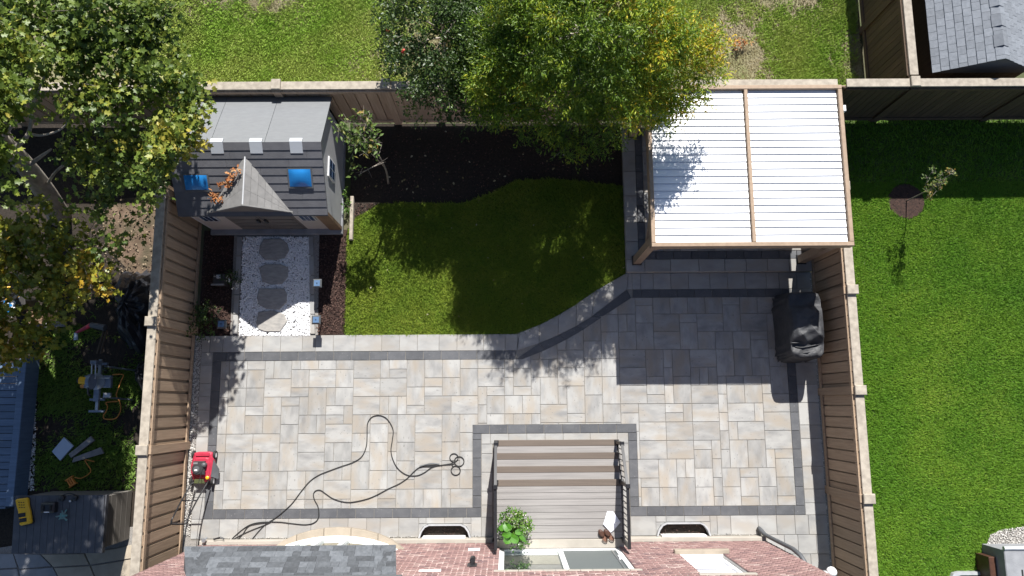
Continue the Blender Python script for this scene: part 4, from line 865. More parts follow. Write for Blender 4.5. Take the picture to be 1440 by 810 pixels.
for x, y, r in ((-.245, .27, .085), (.235, .26, .095), (-.25, -.30, .10), (.215, -.30, .10)):
    w = MB(); Q_ = []
    for rr, dx in ((r*.6, -.022), (r*.93, -.025), (r, -.015), (r, .015), (r*.93, .025), (r*.6, .022)):
        Q_.append([(mx+x+dx, my+y+rr*math.cos(6.283*k/14), r+rr*math.sin(6.283*k/14)) for k in range(14)])
    n = 14
    w.add([p for ring in Q_ for p in ring], [(i*n+k, i*n+(k+1) % n, ((i+1) % 6)*n+(k+1) % n, ((i+1) % 6)*n+k) for i in range(6) for k in range(n)])
    w = w.build('wheel', 'rubber', mw, smooth=True)
    MB().tube([(mx+x-.018, my+y, r), (mx+x+.018, my+y, r)], r*.62, 14).build('rim', 'white', w)
hz1 = P(251, 737, 1.0); hm = P(266, 704, .55)
b = MB()
for s in (-1, 1):
    b.tube(smooth_path([(mx+s*.17, my-.28, .22), (hm.x+s*.165, hm.y, .55), (hz1.x+s*.16, hz1.y+.08, .97)], 4), .017, 6)
b.tube(smooth_path([(hz1.x-.16, hz1.y+.08, .97), (hz1.x-.15, hz1.y+.01, 1.0), (hz1.x-.10, hz1.y, 1.0), (hz1.x+.10, hz1.y, 1.0), (hz1.x+.15, hz1.y+.01, 1.0), (hz1.x+.16, hz1.y+.08, .97)], 4), .019, 6)
b.tube([(hm.x-.165, hm.y, .55), (hm.x+.165, hm.y, .55)], .015, 6).tube([(mx+.05, my-.1, .34), (hm.x+.1, hm.y, .57), (hz1.x+.13, hz1.y+.15, .95)], .006, 5)
b.build('handle', 'black', mw, smooth=True)
MB().tube(smooth_path([(hz1.x-.15, hz1.y+.09, .99), (hz1.x-.12, hz1.y+.05, 1.06), (hz1.x+.12, hz1.y+.05, 1.06), (hz1.x+.15, hz1.y+.09, .99)], 3), .007, 5).build('brake_bar', 'black', mw)
# covered barbecue
bc = P(1135, 456, 1.0); bc.z = 0
bq = thing('covered_barbecue', 'barbecue under a creased black cover against the right hand fence', 'barbecue', bc)
b = MB(); n = 128; rings = []
prof = [(.06, 1.03), (.18, 1.01), (.3, 1.0), (.43, .99), (.55, .985), (.68, .975), (.78, .97), (.87, .96), (.93, .94), (.962, .90)]+[(0, q_/100) for q_ in range(85, 3, -5)]
for ri, (zr, s) in enumerate(prof):
    ring = []
    for k in range(n):
        a = 6.28318*k/n; ca, sa = math.cos(a), math.sin(a); e_ = .28 if s > .5 else .4
        x = .39*s*math.copysign(abs(ca)**e_, ca); y = .76*s*math.copysign(abs(sa)**e_, sa)
        fold = .7*(1-2*abs(math.sin(a*6+.5+.25*math.sin(zr*7))))+.6*(1-2*abs(math.sin(a*11+1.3+zr)))
        if zr: x *= 1+.055*fold*(1.1-zr); y *= 1+.03*fold*(1.1-zr); z = zr
        else:
            hump = max(0, 1-(abs(y)/.42)**4) if abs(y) < .42 else 0
            z = .965+.20*hump*(1-(abs(x)/.5)**2)+.030*(1-2*abs(math.sin(5*x+7*y+.6*math.sin(9*x))))*(1.3 if y < -.15 else .5)+.018*(1-2*abs(math.sin(15*y-8*x+math.sin(7*y))))
        ring.append((bc.x+x, bc.y+y, z))
    rings += ring
m = len(prof); b.add(rings, [(i*n+k, i*n+(k+1) % n, (i+1)*n+(k+1) % n, (i+1)*n+k) for i in range(m-1) for k in range(n)]+[tuple((m-1)*n+k for k in range(n))])
b.build('cover', 'cover', bq, smooth=True)
for sx in (-1, 1):
    for sy in (-1, 1): MB().tube([(bc.x+sx*.28, bc.y+sy*.5, 0), (bc.x+sx*.28, bc.y+sy*.5, .2)], .03, 8).build('leg', 'black', bq)
for k, (y, a) in enumerate(((-.40, .5), (-.48, .25), (-.55, -.1), (-.60, -.45), (-.5, .8))):
    MB().tube(smooth_path([(bc.x-.38+.1*k, bc.y+y, .97-.05*k), (bc.x-.1, bc.y+y-.05+.12*a, 1.0-.03*k), (bc.x+.28, bc.y+y+.22*a, .975-.03*k)], 4), [.004]+[.014]*7+[.004], 6).build('fold', 'cover', bq, smooth=True)
# solar path lights
def lamp(px, py, lb):
    p = P(px, py, .5); t = thing('path_light', lb, 'path light', (p.x, p.y, -.03), 'square solar path lights')
    MB().box(p.x-.012, p.x+.012, p.y-.012, p.y+.012, -.1, .30).build('stake', 'black', t)
    MB().prism([(p.x-.055, p.y-.055), (p.x+.055, p.y-.055), (p.x+.055, p.y+.055), (p.x-.055, p.y+.055)], .301, .44, .01).build('lantern', 'grey_plastic', t)
    h = MB().box(p.x-.10, p.x+.10, p.y-.10, p.y+.10, .441, .485, .03).build('head', 'grey_plastic', t)
    MB().box(p.x-.066, p.x+.066, p.y-.066, p.y+.066, .4855, .489).build('solar_panel', 'solar_pale', h); MB().lathe([(.014, .489), (.014, .494)], (p.x, p.y, 0), 8).build('sensor', 'black', h)
lamp(310.5, 455.5, 'square solar light in the mulch left of the gravel path, nearest the fence'); lamp(444, 449.5, 'square solar light right of the gravel path, the one nearer the patio'); lamp(445.5, 398, 'square solar light right of the gravel path, the one nearer the shed')
p = P(308, 393, .15)
ln = thing('planter_box', 'small dark planter box in the shaded mulch left of the gravel path', 'planter', (p.x, p.y, -.05))
MB().box(p.x-.13, p.x+.13, p.y-.13, p.y+.13, -.06, .2, .02).build('box', 'pot', ln); MB().box(p.x-.15, p.x+.15, p.y-.15, p.y-.11, .2, .225).build('rim', 'plank', ln)
MB().box(p.x-.04, p.x+.05, p.y+.02, p.y+.1, .2, .23, .01).build('pale_stone', 'cream', ln)
def shrub(name, c, r, n, size, m, lb, cat, tint=.4, kind='lens', aspect=.5, parts=None):
    t = thing(name, lb, cat, (c[0], c[1], 0)); Cl = [(Vector(c), r, 1, tint)]
    L, D, T, tb, td = clump_pts(Cl, n, min(r)*.8, 6, size*.3); leaf_mesh('foliage', L, D, size, aspect, kind, m, T, t)
    b = MB()
    for k in range(5): b.tube([(c[0], c[1], -.04), tuple(tb[k])], .006, 5)
    b.build('stem', 'twig', t); return t
shrub('shrub', P(284, 452, .25), (.30, .38, .22), 500, .075, 'leaf_apple', 'dark low shrub in the corner of the mulch beside the fence', 'shrub', .2)
t = shrub('flowering_plant', P(323, 392, .15), (.2, .15, .12), 200, .05, 'leaf_apple', 'small pale flowering plant beside the dark planter box', 'plant', .3)
C_ = np.array([tuple(P(x, y, .3)) for x, y in ((319, 391), (321, 393), (332, 400), (329, 404), (335, 402), (306, 389))]); leaf_mesh('flowers', np.repeat(C_, 5, 0)+NR.normal(0, .025, (30, 3)), NR.normal(0, 1, (30, 3)), .05, .7, 'lens', 'bloom', NR.uniform(0, 1, 30), t)
shrub('weed', P(487, 284, .15), (.08, .25, .12), 120, .06, 'leaf_pot', 'small green weed growing against the right wall of the shed', 'weed', .4)
# ------------------------------------------------------------------ the yard on the left
zd = .45
rim = lambda y: P(34-(y-515)*.056, y, zd)
pd = thing('boarded_platform', 'blue grey boarded platform in the shade at the left edge', 'platform', (rim(600).x-.9, rim(600).y, 0))
rx = rim(600).x; ya, ye = P(20, 712, zd).y, P(20, 500, zd).y
MB().box(rx-.16, rx, ya, ye, .0, zd+.02, .01).build('rim_board', 'bluegrey', pd)
MB().box(rx-3, rx-.162, ya-.05, ya, .0, zd+.01, .01).build('rim_board', 'bluegrey', pd)
n = int((ye-ya)/.155)
for i in range(n): MB().box(rx-3, rx-.165, ya+i*.155+.006, ya+(i+1)*.155-.006, zd-.03, zd, .004).build('board', 'bluegrey', pd)
stones('pebble_strip', [PP(38, 535), PP(50, 530), PP(46, 690), PP(30, 690)], 1300, .014, .028, 'white_stone', -.05, thi=.7)
zs = 1.2; q = [P(29, 697, zs), P(147, 697, zs), P(140, 778, zs-.03), P(8, 778, zs-.03)]
sx0, sx1, sy0, sy1 = q[3].x+.1, q[1].x, q[2].y, q[0].y
st = thing('storage_shed', 'low storage shed with a flat dark grey lid in the left yard', 'storage shed', ((sx0+sx1)/2, (sy0+sy1)/2, 0))
n = 13
for i in range(n): MB().hexa([(sx0+(sx1-sx0)*i/n+.003, sy0, zs-.05), (sx0+(sx1-sx0)*(i+1)/n-.003, sy0, zs-.05), (sx0+(sx1-sx0)*(i+1)/n-.003, sy1, zs), (sx0+(sx1-sx0)*i/n+.003, sy1, zs)], (0, 0, -.05)).build('lid_panel', 'resin_dark', st)
MB().box(sx1-.0, sx1+.03, sy0, sy1, zs-.12, zs-.02, .008).build('lid_edge', 'resin_dark', st)
for i in range(5): MB().box(sx0+.06, sx1-.03, sy0+.08, sy1-.04, i*.22, (i+1)*.22-.012, .006).build('wall_plank', 'resin_plk', st)
def flat(name, pts, z0, z1, m, lb, cat, bev=.01, group=None):
    q = [P(x, y, z1) for x, y in pts]; o = sum(q, Vector())/len(q); o.z = z0; return tag(MB().prism([(p.x, p.y) for p in q], z0, z1, bev).build(name, m, None, o), lb, cat, group)
zl = 1.205
pts = zz(6.752, 0, 690, [(135, 95), (148, 82), (240, 70), (256, 80), (262, 150), (275, 200), (290, 300), (280, 315), (190, 335), (175, 328), (160, 200), (145, 150)])
yq = [P(x, y, zl+.09) for x, y in pts]; yo = sum(yq, Vector())/len(yq); yo.z = zl
yt = thing('tool_case', 'yellow plastic tool case with two dark slots on the dark storage lid', 'tool case', yo)
MB().prism([(p.x, p.y) for p in yq], zl-.02, zl+.07, .02).build('body', 'yellow', yt)
cc = yo; MB().prism([(cc.x+(p.x-cc.x)*1.07, cc.y+(p.y-cc.y)*1.05) for p in yq], zl-.025, zl+.012, .004).build('rubber_edge', 'rubber', yt)
for x, y in ((205, 232), (215, 280)):
    p = P(x/6.752, 690+y/6.752, zl+.08); MB().box(p.x-.075, p.x+.075, p.y-.04, p.y+.04, zl+.071, zl+.076, .003, rot=.15).build('slot', 'rubber', yt)
for i in range(3):
    for j in range(3):
        p = P((178+i*22+j*3)/6.752, 690+(112+j*24)/6.752, zl+.08); MB().box(p.x-.012, p.x+.012, p.y-.008, p.y+.008, zl+.071, zl+.075).build('button', 'rubber', yt)
p = P(69, 714, zl+.1); bt = thing('battery_charger', 'black battery charger with a white label on the dark storage lid', 'charger', (p.x, p.y, zl))
MB().box(p.x-.17, p.x+.11, p.y-.10, p.y+.10, zl-.02, zl+.13, .03).build('body', 'black', bt); MB().box(p.x-.13, p.x-.08, p.y-.05, p.y+.05, zl+.131, zl+.16, .01).build('clamp', 'rubber', bt); MB().box(p.x+.02, p.x+.07, p.y-.05, p.y+.05, zl+.131, zl+.16, .01).build('clamp', 'rubber', bt)
MB().box(p.x-.08, p.x+.03, p.y-.092, p.y-.075, zl+.131, zl+.135).build('label_strip', 'white', bt)
p = P(88, 725, zl+.03); b = MB()
for k in range(9):
    a = k*.75+.3; l = .07+.07*((k*5) % 3)/2; w = .022
    d = Vector((math.cos(a), math.sin(a), 0)); nn = Vector((-d.y, d.x, 0)); o = Vector((p.x, p.y, zl+.01+.004*k))
    b.hexa([o-nn*w, o+d*l-nn*w*.6+Vector((0, 0, .02)), o+d*l+nn*w*.6, o+nn*w+Vector((0, 0, .02))], (0, 0, -.012))
tag(b.build('work_gloves', 'teal'), 'crumpled teal work gloves on the dark storage lid', 'gloves')
p = P(96, 699, zl+.05); b = MB().tube(smooth_path([(p.x-.16+.32*i/6, p.y+.02+.05*math.sin(math.pi*i/6), zl+.02) for i in range(7)], 2), .012, 6)
e1 = thing('ear_defenders', 'black ear defenders at the top edge of the dark storage lid', 'ear defenders', (p.x, p.y, zl)); b.build('headband', 'black', e1, smooth=True)
for s in (-.14, .13): MB().lathe([(.05, -.01), (.06, .02), (.055, .06), (.03, .075)], (p.x+s, p.y-.02, zl), 12).build('ear_cup', 'black', e1, smooth=True)
MB().lathe([(.02, .0), (.022, .03), (.015, .035)], P(99.5, 704.5, zl).to_tuple(), 10).build('disc', 'cream', e1)
# paving in front of the storage shed
np_ = struct(sheet('neighbour_path', [PP(-30, 775), PP(192, 740), PP(192, 830), PP(-30, 830)], -.03, 'gravel_base'))
def slab(pts, m):
    q = [P(x, y, .0) for x, y in pts]; o = sum(q, Vector())/len(q); MB().prism([(p.x, p.y) for p in q], -.06, 0, .006).build('slab', m, np_, o)
for pts, m in (([(-25, 779), (18, 779), (24, 798), (-25, 801)], 'slab'), ([(19, 779), (56, 780), (72, 796), (27, 800)], 'slab'), ([(-25, 803), (24, 800), (30, 830), (-25, 830)], 'slab'), ([(26, 802), (74, 798), (90, 830), (32, 830)], 'slab'), ([(58, 780), (118, 779), (125, 794), (75, 797)], 'beige_slab'), ([(76, 799), (126, 796), (140, 830), (92, 830)], 'beige_slab'), ([(120, 778), (160, 772), (191, 765), (191, 784), (127, 794)], 'beige_slab'), ([(128, 796), (191, 786), (191, 830), (142, 830)], 'beige_slab')): slab(pts, m)
# pale panel and planks on the grass
s5 = lambda l: zz(3.857, 0, 600, l)
flat('panel', s5([(345, 58), (397, 105), (325, 185), (280, 135)]), .0, .05, 'panel', 'pale blue square panel lying on the grass of the left yard', 'panel', .006)
flat('plank', s5([(490, 52), (511, 75), (385, 170), (370, 150)]), .0, .06, 'plank', 'grey plank lying on the grass, the one touching the pale panel', 'plank', .006, 'grey planks on the grass')
flat('plank', s5([(398, 168), (545, 112), (562, 145), (390, 195)]), .0, .05, 'plank', 'grey plank lying on the grass, the one further from the pale panel', 'plank', .006, 'grey planks on the grass')
s8 = lambda l: zz(5.06, 90, 440, l)
hose('extension_cord', [s8([(345, 440), (420, 440), (408, 480), (390, 530), (372, 585), (395, 630), (404, 680), (390, 725), (365, 752), (320, 758), (285, 752), (282, 730), (300, 700), (310, 665), (298, 640), (340, 632), (382, 630)])], .013, 'orange', 'orange extension cord looped on the grass beside the saw', 'cord', .03)
hose('extension_cord', [s5([(405, 275), (440, 280), (480, 258), (492, 235), (470, 200), (462, 180), (490, 185), (512, 190)])], .010, 'orange', 'thin orange cord lying on the grass below the planks', 'cord', .03)
p = P(97.5, 678, .1); oo = thing('orange_tool', 'small orange slotted tool lying near the storage shed', 'tool', (p.x, p.y, 0))
b = MB()
for k in (-1, 0, 1): b.box(p.x+k*.05-.015, p.x+k*.05+.015, p.y-.08, p.y+.08, -.02, .06, .006, rot=.6, c=(p.x, p.y))
b.box(p.x-.09, p.x+.09, p.y-.1, p.y-.075, -.02, .065, .005, rot=.6, c=(p.x, p.y)).box(p.x-.09, p.x+.09, p.y+.075, p.y+.1, -.02, .065, .005, rot=.6, c=(p.x, p.y)).build('frame', 'orange', oo)
# mitre saw on its stand
zt = .85; S = lambda x, y, z=zt: P(90+x/5.06, 440+y/5.06, z)
so_ = S(240, 520); ms = thing('mitre_saw', 'grey mitre saw with a yellow motor on a wheeled stand in the left yard', 'mitre saw', (so_.x, so_.y, 0))
a, c = S(258, 330), S(228, 700)
MB().hexa([(a.x-.03, c.y, zt), (a.x+.03, c.y, zt), (a.x+.03, a.y, zt), (a.x-.03, a.y, zt)], (0, 0, -.06)).build('stand_rail', 'steel', ms)
for y in (a.y-.1, c.y+.25, c.y):
    MB().box(a.x-.16, a.x+.16, y-.025, y+.025, zt-.05, zt+.012, .006).build('crossbar', 'saw_blue', ms)
for sx in (-1, 1):
    for y in (a.y-.15, c.y+.3): MB().tube([(a.x+sx*.08, y, zt-.06), (a.x+sx*.32, y-.05, -.03)], .02, 6).build('leg', 'saw_blue', ms)
b0 = S(250, 490); bx = MB().box(b0.x-.28, b0.x+.30, b0.y-.13, b0.y+.13, zt+.013, zt+.09, .012).box(b0.x-.06, b0.x+.06, b0.y-.42, b0.y-.128, zt+.013, zt+.085, .01).build('saw_table', 'saw_blue', ms)
MB().lathe([(.18, zt+.09), (.175, zt+.11), (.02, zt+.112)], (b0.x, b0.y, 0), 20).build('turntable', 'steel', ms)
MB().box(b0.x-.30, b0.x-.05, b0.y+.06, b0.y+.085, zt+.091, zt+.19, .006).box(b0.x+.07, b0.x+.32, b0.y+.06, b0.y+.085, zt+.091, zt+.19, .006).build('fence_plate', 'steel', ms)
w = MB(); w.tube([(b0.x-.01, b0.y-.02, zt+.30), (b0.x+.02, b0.y-.02, zt+.30)], .15, 20); w.build('blade', 'steel', ms)
w = MB(); w.tube([(b0.x-.03, b0.y-.01, zt+.33), (b0.x+.04, b0.y-.01, zt+.33)], .165, 14); w.build('blade_guard', 'saw_blue', ms)
MB().tube([(b0.x-.04, b0.y+.0, zt+.36), (b0.x-.20, b0.y+.02, zt+.38)], [.075, .08], 12).build('motor', 'yellow', ms)
MB().tube([(b0.x-.20, b0.y+.02, zt+.38), (b0.x-.24, b0.y+.02, zt+.385)], .06, 12).build('motor_cap', 'black', ms)
MB().tube(smooth_path([(b0.x+.01, b0.y-.12, zt+.42), (b0.x+.01, b0.y-.26, zt+.40), (b0.x+.01, b0.y-.30, zt+.32)]), .022, 8).build('handle', 'black', ms)
for dx in (-.03, .05): MB().tube([(b0.x+dx, b0.y+.05, zt+.25), (b0.x+dx, b0.y+.42, zt+.28)], .014, 8).build('slide_rod', 'steel', ms)
MB().box(b0.x-.05, b0.x+.08, b0.y+.36, b0.y+.44, zt+.10, zt+.34, .02).build('rear_bracket', 'saw_blue', ms); MB().box(b0.x+.14, b0.x+.30, b0.y-.34, b0.y-.24, zt+.0, zt+.07, .01).build('clamp', 'steel', ms)
p = S(110, 515, .5); ot = thing('power_drill', 'orange and yellow power drill standing on the grass left of the saw', 'power drill', (p.x, p.y, 0))
MB().tube([(p.x-.15, p.y-.02, .18), (p.x-.02, p.y, .18), (p.x+.14, p.y+.03, .18)], [.035, .06, .055], 10).build('body', 'orange', ot); MB().box(p.x-.02, p.x+.05, p.y-.03, p.y+.03, 0, .13, .01).build('grip', 'rubber', ot); MB().tube([(p.x+.14, p.y+.03, .18), (p.x+.26, p.y+.05, .18)], [.03, .012], 8).build('chuck', 'steel', ot)
# black tarps over heaps
def heap(name, px, py, rx_, ry_, h, m, lb, cat, seed):
    c = P(px, py, h*.5); r = np.random.default_rng(seed); ph = r.uniform(0, 6.28, 12); b = MB(); n, m_ = 40, 12; vs = []
    for i in range(m_+1):
        s = i/m_
        for k in range(n):
            a = 6.28318*k/n; w = 1+.16*math.sin(3*a+ph[0])+.10*math.sin(5*a+ph[1])+.05*s*math.sin(15*a+ph[2])
            z = h*(1-s**2.2)+.06*h*(math.sin(9*a+7*s+ph[3])+math.sin(14*s+4*a+ph[4])+.7*math.sin(23*a+ph[6]+9*s))*(.25+s*(1-s)*3)-.05*s
            vs.append((c.x+rx_*s*w*math.cos(a), c.y+ry_*s*w*math.sin(a), max(z, -.06)))
    b.add(vs, [(i*n+k, (i+1)*n+k, (i+1)*n+(k+1) % n, i*n+(k+1) % n) for i in range(m_) for k in range(n)])
    o = b.build(name, m, None, Vector((c.x, c.y, 0))); me = o.data
    return tag(o, lb, cat)
heap('tarp_heap', 186, 428, .55, .95, .75, 'tarp', 'large heap under a black tarp beside the left fence', 'tarp', 3)
heap('tarp_heap', 202, 528, .24, .45, .5, 'tarp', 'small crumpled grey tarp bundle beside the fence, next to the saw', 'tarp', 9)
t0 = P(107, 468, .5); t1 = P(128, 457, .55); t2 = P(148, 461, .6)
rt = thing('leaf_blower', 'red tipped tube tool leaning on the black tarp heap', 'garden tool', (t1.x, t1.y, 0))
MB().tube([t1, t0], [.055, .03], 8).build('nozzle', 'red', rt); MB().tube([t2, t1], [.07, .06], 8).build('tube', 'grey_plastic', rt); MB().tube([t0, t0+Vector((.0, -.16, -.02))], [.04, .045], 8).build('tip', 'panel', rt)
for k in range(2):
    a_, c_ = P(142-k*5, 497, .3), P(150-k*4, 465, .5); MB_ = tag(MB().tube([a_, c_], .025, 6).build('timber_batten', 'wood_dark'), ('thin timber batten leaning on the tarp heap, the one nearer the saw motor', 'thin timber batten leaning on the tarp heap, the one nearer the fence')[1-k], 'batten', 'battens on the tarp heap')
# crate, plank and bright flowers half hidden by the golden tree
p = P(48, 447, .5); MB_ = MB(); kr = thing('wooden_crate', 'brown wooden crate half hidden under the golden leaves', 'crate', (p.x, p.y, 0))
for k in range(4): MB().box(p.x-.18, p.x+.18, p.y-.14+k*.075, p.y-.075+k*.075, .47, .5, .004).build('slat', 'brown', kr)
MB().box(p.x-.18, p.x+.18, p.y-.14, p.y+.15, .0, .468).build('side', 'brown', kr)
flat('bench_plank', [(44, 452), (91, 452), (91, 459), (44, 461)], .3, .36, 'plank', 'grey plank seat under the golden leaves beside the crate', 'bench')
p = P(10, 425, .8); fb = thing('flower_tub', 'tub of bright orange, blue and white flowers at the left edge', 'flowers', (p.x, p.y, 0))
MB().lathe([(.22, 0), (.28, .6), (.29, .62), (.26, .61)], (p.x, p.y, 0), 14).build('tub', 'pot', fb, smooth=True)
for nm, dx, dy, m in (('orange_flowers', -.05, .2, 'yellow'), ('blue_flowers', 0, -.02, 'blue_sky'), ('white_flowers', .08, -.12, 'white')):
    C_ = np.array([p.x+dx, p.y+dy, .75])+NR.normal(0, .075, (26, 3)); leaf_mesh(nm, C_, NR.normal(0, 1, (26, 3)), .09, .7, 'lens', m, NR.uniform(0, 1, 26), fb)
# ------------------------------------------------------------------ right hand neighbours
p = P(1430, 785, .45)
bx0 = P(1412, 770, .75).x; by1 = P(1412, 770, .75).y
ac = thing('metal_cabinet', 'grey metal cabinet with a pale rounded edge on gravel at the lower right corner', 'cabinet', (bx0+.5, by1-.5, 0))
MB().box(bx0, bx0+1.0, by1-1.1, by1-.06, -.05, .74, .015).build('body', 'slab', ac); MB().tube([(bx0+.0, by1-.02, .73), (bx0+1.0, by1-.02, .73)], .045, 8).build('edge_roll', 'galv', ac)
MB().box(bx0+.32, bx0+.35, by1-.62, by1-.45, .741, .75).build('handle_slot', 'rubber', ac); MB().box(bx0-.16, bx0-.01, by1-1.1, by1-.25, -.05, .45, .01).build('side_box', 'clog', ac)
wx0, wx1, wy = P(1333, 806, .0).x, P(1388, 806, .0).x, P(1350, 803, 0).y
t = thing('window_well', 'pale rimmed window well sunk in the neighbouring lawn at the bottom edge', 'window well', ((wx0+wx1)/2, wy-.2, 0))
o = [(wx0, wy-.6), (wx0, wy-.15), (wx0+.08, wy-.03), (wx0+.2, wy), (wx1-.2, wy), (wx1-.08, wy-.03), (wx1, wy-.15), (wx1, wy-.6)]; n = len(o); cx_ = (wx0+wx1)/2
ins = [(cx_+(x-cx_)*.86, y-(.07 if y > wy-.5 else 0)) for x, y in o]; b = MB()
for i in range(n-1): b.add([(*o[i], -.03), (*o[i+1], -.03), (*o[i+1], .09), (*o[i], .09), (*ins[i+1], .09), (*ins[i], .09), (*ins[i+1], -.03), (*ins[i], -.03)], [(0, 1, 2, 3), (3, 2, 4, 5), (5, 4, 6, 7)])
b.build('rim', 'galv', t); MB().prism(ins, -.03, -.015).build('floor', 'felt', t)
# shed with pale shingles
gx0, gx1, gzE, gzR, gy0, gy1 = 9.47, 11.83, 1.5, 2.2, 7.25, 11.4; gc = (gx0+gx1)/2
gs = thing('shingled_shed', 'dark walled shed with a pale grey shingle roof beyond the right fence', 'shed', (gc, 9, 0))
b = MB(); pr = [(gx0+.14, 0), (gx1-.14, 0), (gx1-.14, gzE-.02), (gc, gzR-.1), (gx0+.14, gzE-.02)]
b.add([(x, gy0+.12, z) for x, z in pr]+[(x, gy1, z) for x, z in pr], [(0, 1, 2, 3, 4), (9, 8, 7, 6, 5)]+[(i, 5+i, 5+(i+1) % 5, (i+1) % 5) for i in range(5)]); b.build('wall', 'wood_dark', gs)
for k in range(12): MB().box(gx0+.16+k*.162, gx0+.31+k*.162, gy0+.098, gy0+.119, .1, gzE-.05, .004).build('wall_board', 'wood_dark', gs)
MB().add([(gx0+.02, gy0+.02, gzE-.03), (gc, gy0+.02, gzR-.03), (gx1-.02, gy0+.02, gzE-.03), (gx0+.02, gy1, gzE-.03), (gc, gy1, gzR-.03), (gx1-.02, gy1, gzE-.03)], [(0, 1, 4, 3), (1, 2, 5, 4), (0, 2, 1)]).build('roof_deck', 'felt', gs)
nC = 8
for sgn, xe in ((1, gx0), (-1, gx1)):
    for k in range(nC):
        f0, f1 = k/nC, min(1, (k+1.1)/nC); x0, z0 = xe+(gc-xe)*f0, gzE+(gzR-gzE)*f0+.02; x1, z1 = xe+(gc-xe)*f1, gzE+(gzR-gzE)*f1+.004
        y = gy0
        while y < gy1-.02:
            w = .19 if (y > gy0 or k % 2 == 0) else .095; y2 = min(gy1, y+w); th = R0.choice((0, 0, .005))
            qd = [(x0, y2-.003, z0+th), (x0, y+.003, z0+th), (x1, y+.003, z1), (x1, y2-.003, z1)]
            MB().hexa(qd if sgn > 0 else [qd[1], qd[0], qd[3], qd[2]], (0, 0, -.012)).build('roof_shingle', 'shingle_l', gs); y = y2
for k in range(9):
    y0, y1 = gy0+.3+k*.46, gy0+.3+k*.46+.27
    MB().hexa([(gc-.02, y1, gzR+.03), (gc-.16+.0, y1, gzR-.07), (gc-.16, y0, gzR-.07), (gc-.02, y0, gzR+.03)], (0, 0, -.015)).hexa([(gc-.018, y0, gzR+.03), (gc+.14, y0, gzR-.055), (gc+.14, y1, gzR-.055), (gc-.018, y1, gzR+.03)], (0, 0, -.015)).build('ridge_cap', 'shingle_l', gs)
# ------------------------------------------------------------------ trees
def PC(px, py, z, rp, zr, w=1., t=.45):
    k = (HCAM-z)/FPX; return (P(px, py, z), (rp*k, rp*k, zr), w*rp*rp/900, t)
def tree(name, lb, base, trunk, r, clusters, n, size, aspect, kind, lm, per, twig, spread, bark='bark', branches=(), cat='tree', limbs=10, flat=.55):
    t = thing(name, lb, cat, base)
    pts = smooth_path([base]+list(trunk), 5); m = len(pts); MB().tube(pts, [r*(1-.6*i/(m-1)) for i in range(m)], 10).build('trunk', bark, t, smooth=True)
    top = Vector(trunk[-1])
    for bp, br in branches:
        pp_ = smooth_path(bp, 5); k = len(pp_); MB().tube(pp_, [br*(1-.7*i/(k-1)) for i in range(k)], 8).build('branch', bark, t, smooth=True)
    idx = sorted(range(len(clusters)), key=lambda i: -clusters[i][2])[:limbs]
    for i in idx:
        c = clusters[i][0]; s = pts[max(1, int(m*(.45+.5*R0.random())))-1]; mid = (s+c)/2+Vector((R0.uniform(-.15, .15), R0.uniform(-.15, .15), R0.uniform(.0, .2)))
        MB().tube(smooth_path([s, mid, c], 4), [r*.28*(1-.8*j/8) for j in range(9)], 6).build('branch', bark, t, smooth=True)
    L, D, T, tb, td = clump_pts(clusters, n, twig, per, spread)
    leaf_mesh('crown', L, D, size, aspect, kind, lm, T, t, flat)
    b = MB()
    for k in range(0, len(tb), max(1, len(tb)//120)): b.tube([tuple(tb[k]-td[k]*twig*.5), tuple(tb[k]+td[k]*twig)], .0035, 4, False)
    tag(b.build('twigs', 'twig', t), kind='stuff'); return t
# big broadleaf tree in the left yard
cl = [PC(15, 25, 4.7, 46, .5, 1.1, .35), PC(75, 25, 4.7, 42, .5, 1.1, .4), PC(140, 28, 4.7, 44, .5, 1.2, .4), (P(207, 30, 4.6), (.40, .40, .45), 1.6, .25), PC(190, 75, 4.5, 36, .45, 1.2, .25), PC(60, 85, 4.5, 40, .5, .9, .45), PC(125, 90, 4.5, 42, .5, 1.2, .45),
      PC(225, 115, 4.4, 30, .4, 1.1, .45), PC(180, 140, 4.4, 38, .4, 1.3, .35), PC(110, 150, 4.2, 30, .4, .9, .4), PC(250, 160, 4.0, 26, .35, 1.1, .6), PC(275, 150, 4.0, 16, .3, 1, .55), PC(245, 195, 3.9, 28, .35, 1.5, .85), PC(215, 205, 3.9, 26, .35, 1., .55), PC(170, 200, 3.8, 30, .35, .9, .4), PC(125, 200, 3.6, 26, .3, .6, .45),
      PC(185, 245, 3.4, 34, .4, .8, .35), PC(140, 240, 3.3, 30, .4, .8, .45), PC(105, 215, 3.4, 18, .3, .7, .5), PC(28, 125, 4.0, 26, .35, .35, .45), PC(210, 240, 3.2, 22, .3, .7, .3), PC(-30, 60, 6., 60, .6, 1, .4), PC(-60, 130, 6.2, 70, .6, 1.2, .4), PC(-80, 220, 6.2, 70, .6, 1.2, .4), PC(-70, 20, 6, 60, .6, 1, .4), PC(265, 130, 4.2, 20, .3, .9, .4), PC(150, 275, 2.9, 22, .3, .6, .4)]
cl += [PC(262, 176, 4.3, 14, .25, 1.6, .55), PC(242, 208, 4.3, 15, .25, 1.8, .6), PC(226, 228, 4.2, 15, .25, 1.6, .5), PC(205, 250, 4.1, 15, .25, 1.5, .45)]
cl += [(Vector((x, y, 7.0+R0.uniform(-.3, .3))), (.8, .75, .5), 3.0, .4) for x in (-8.7, -9.7, -10.7) for y in (3.4, 4.2, 5.0)]+[(Vector((-8.15, y, 7.0)), (.6, .6, .4), 2.4, .4) for y in (3.4, 4.4)]+[PC(150, 330, 3.0, 20, .3, .5, .4), PC(120, 290, 3.0, 18, .3, .5, .4)]  # the high clusters are out of view, added to shade the left yard
tb_ = P(84, 305, 0)
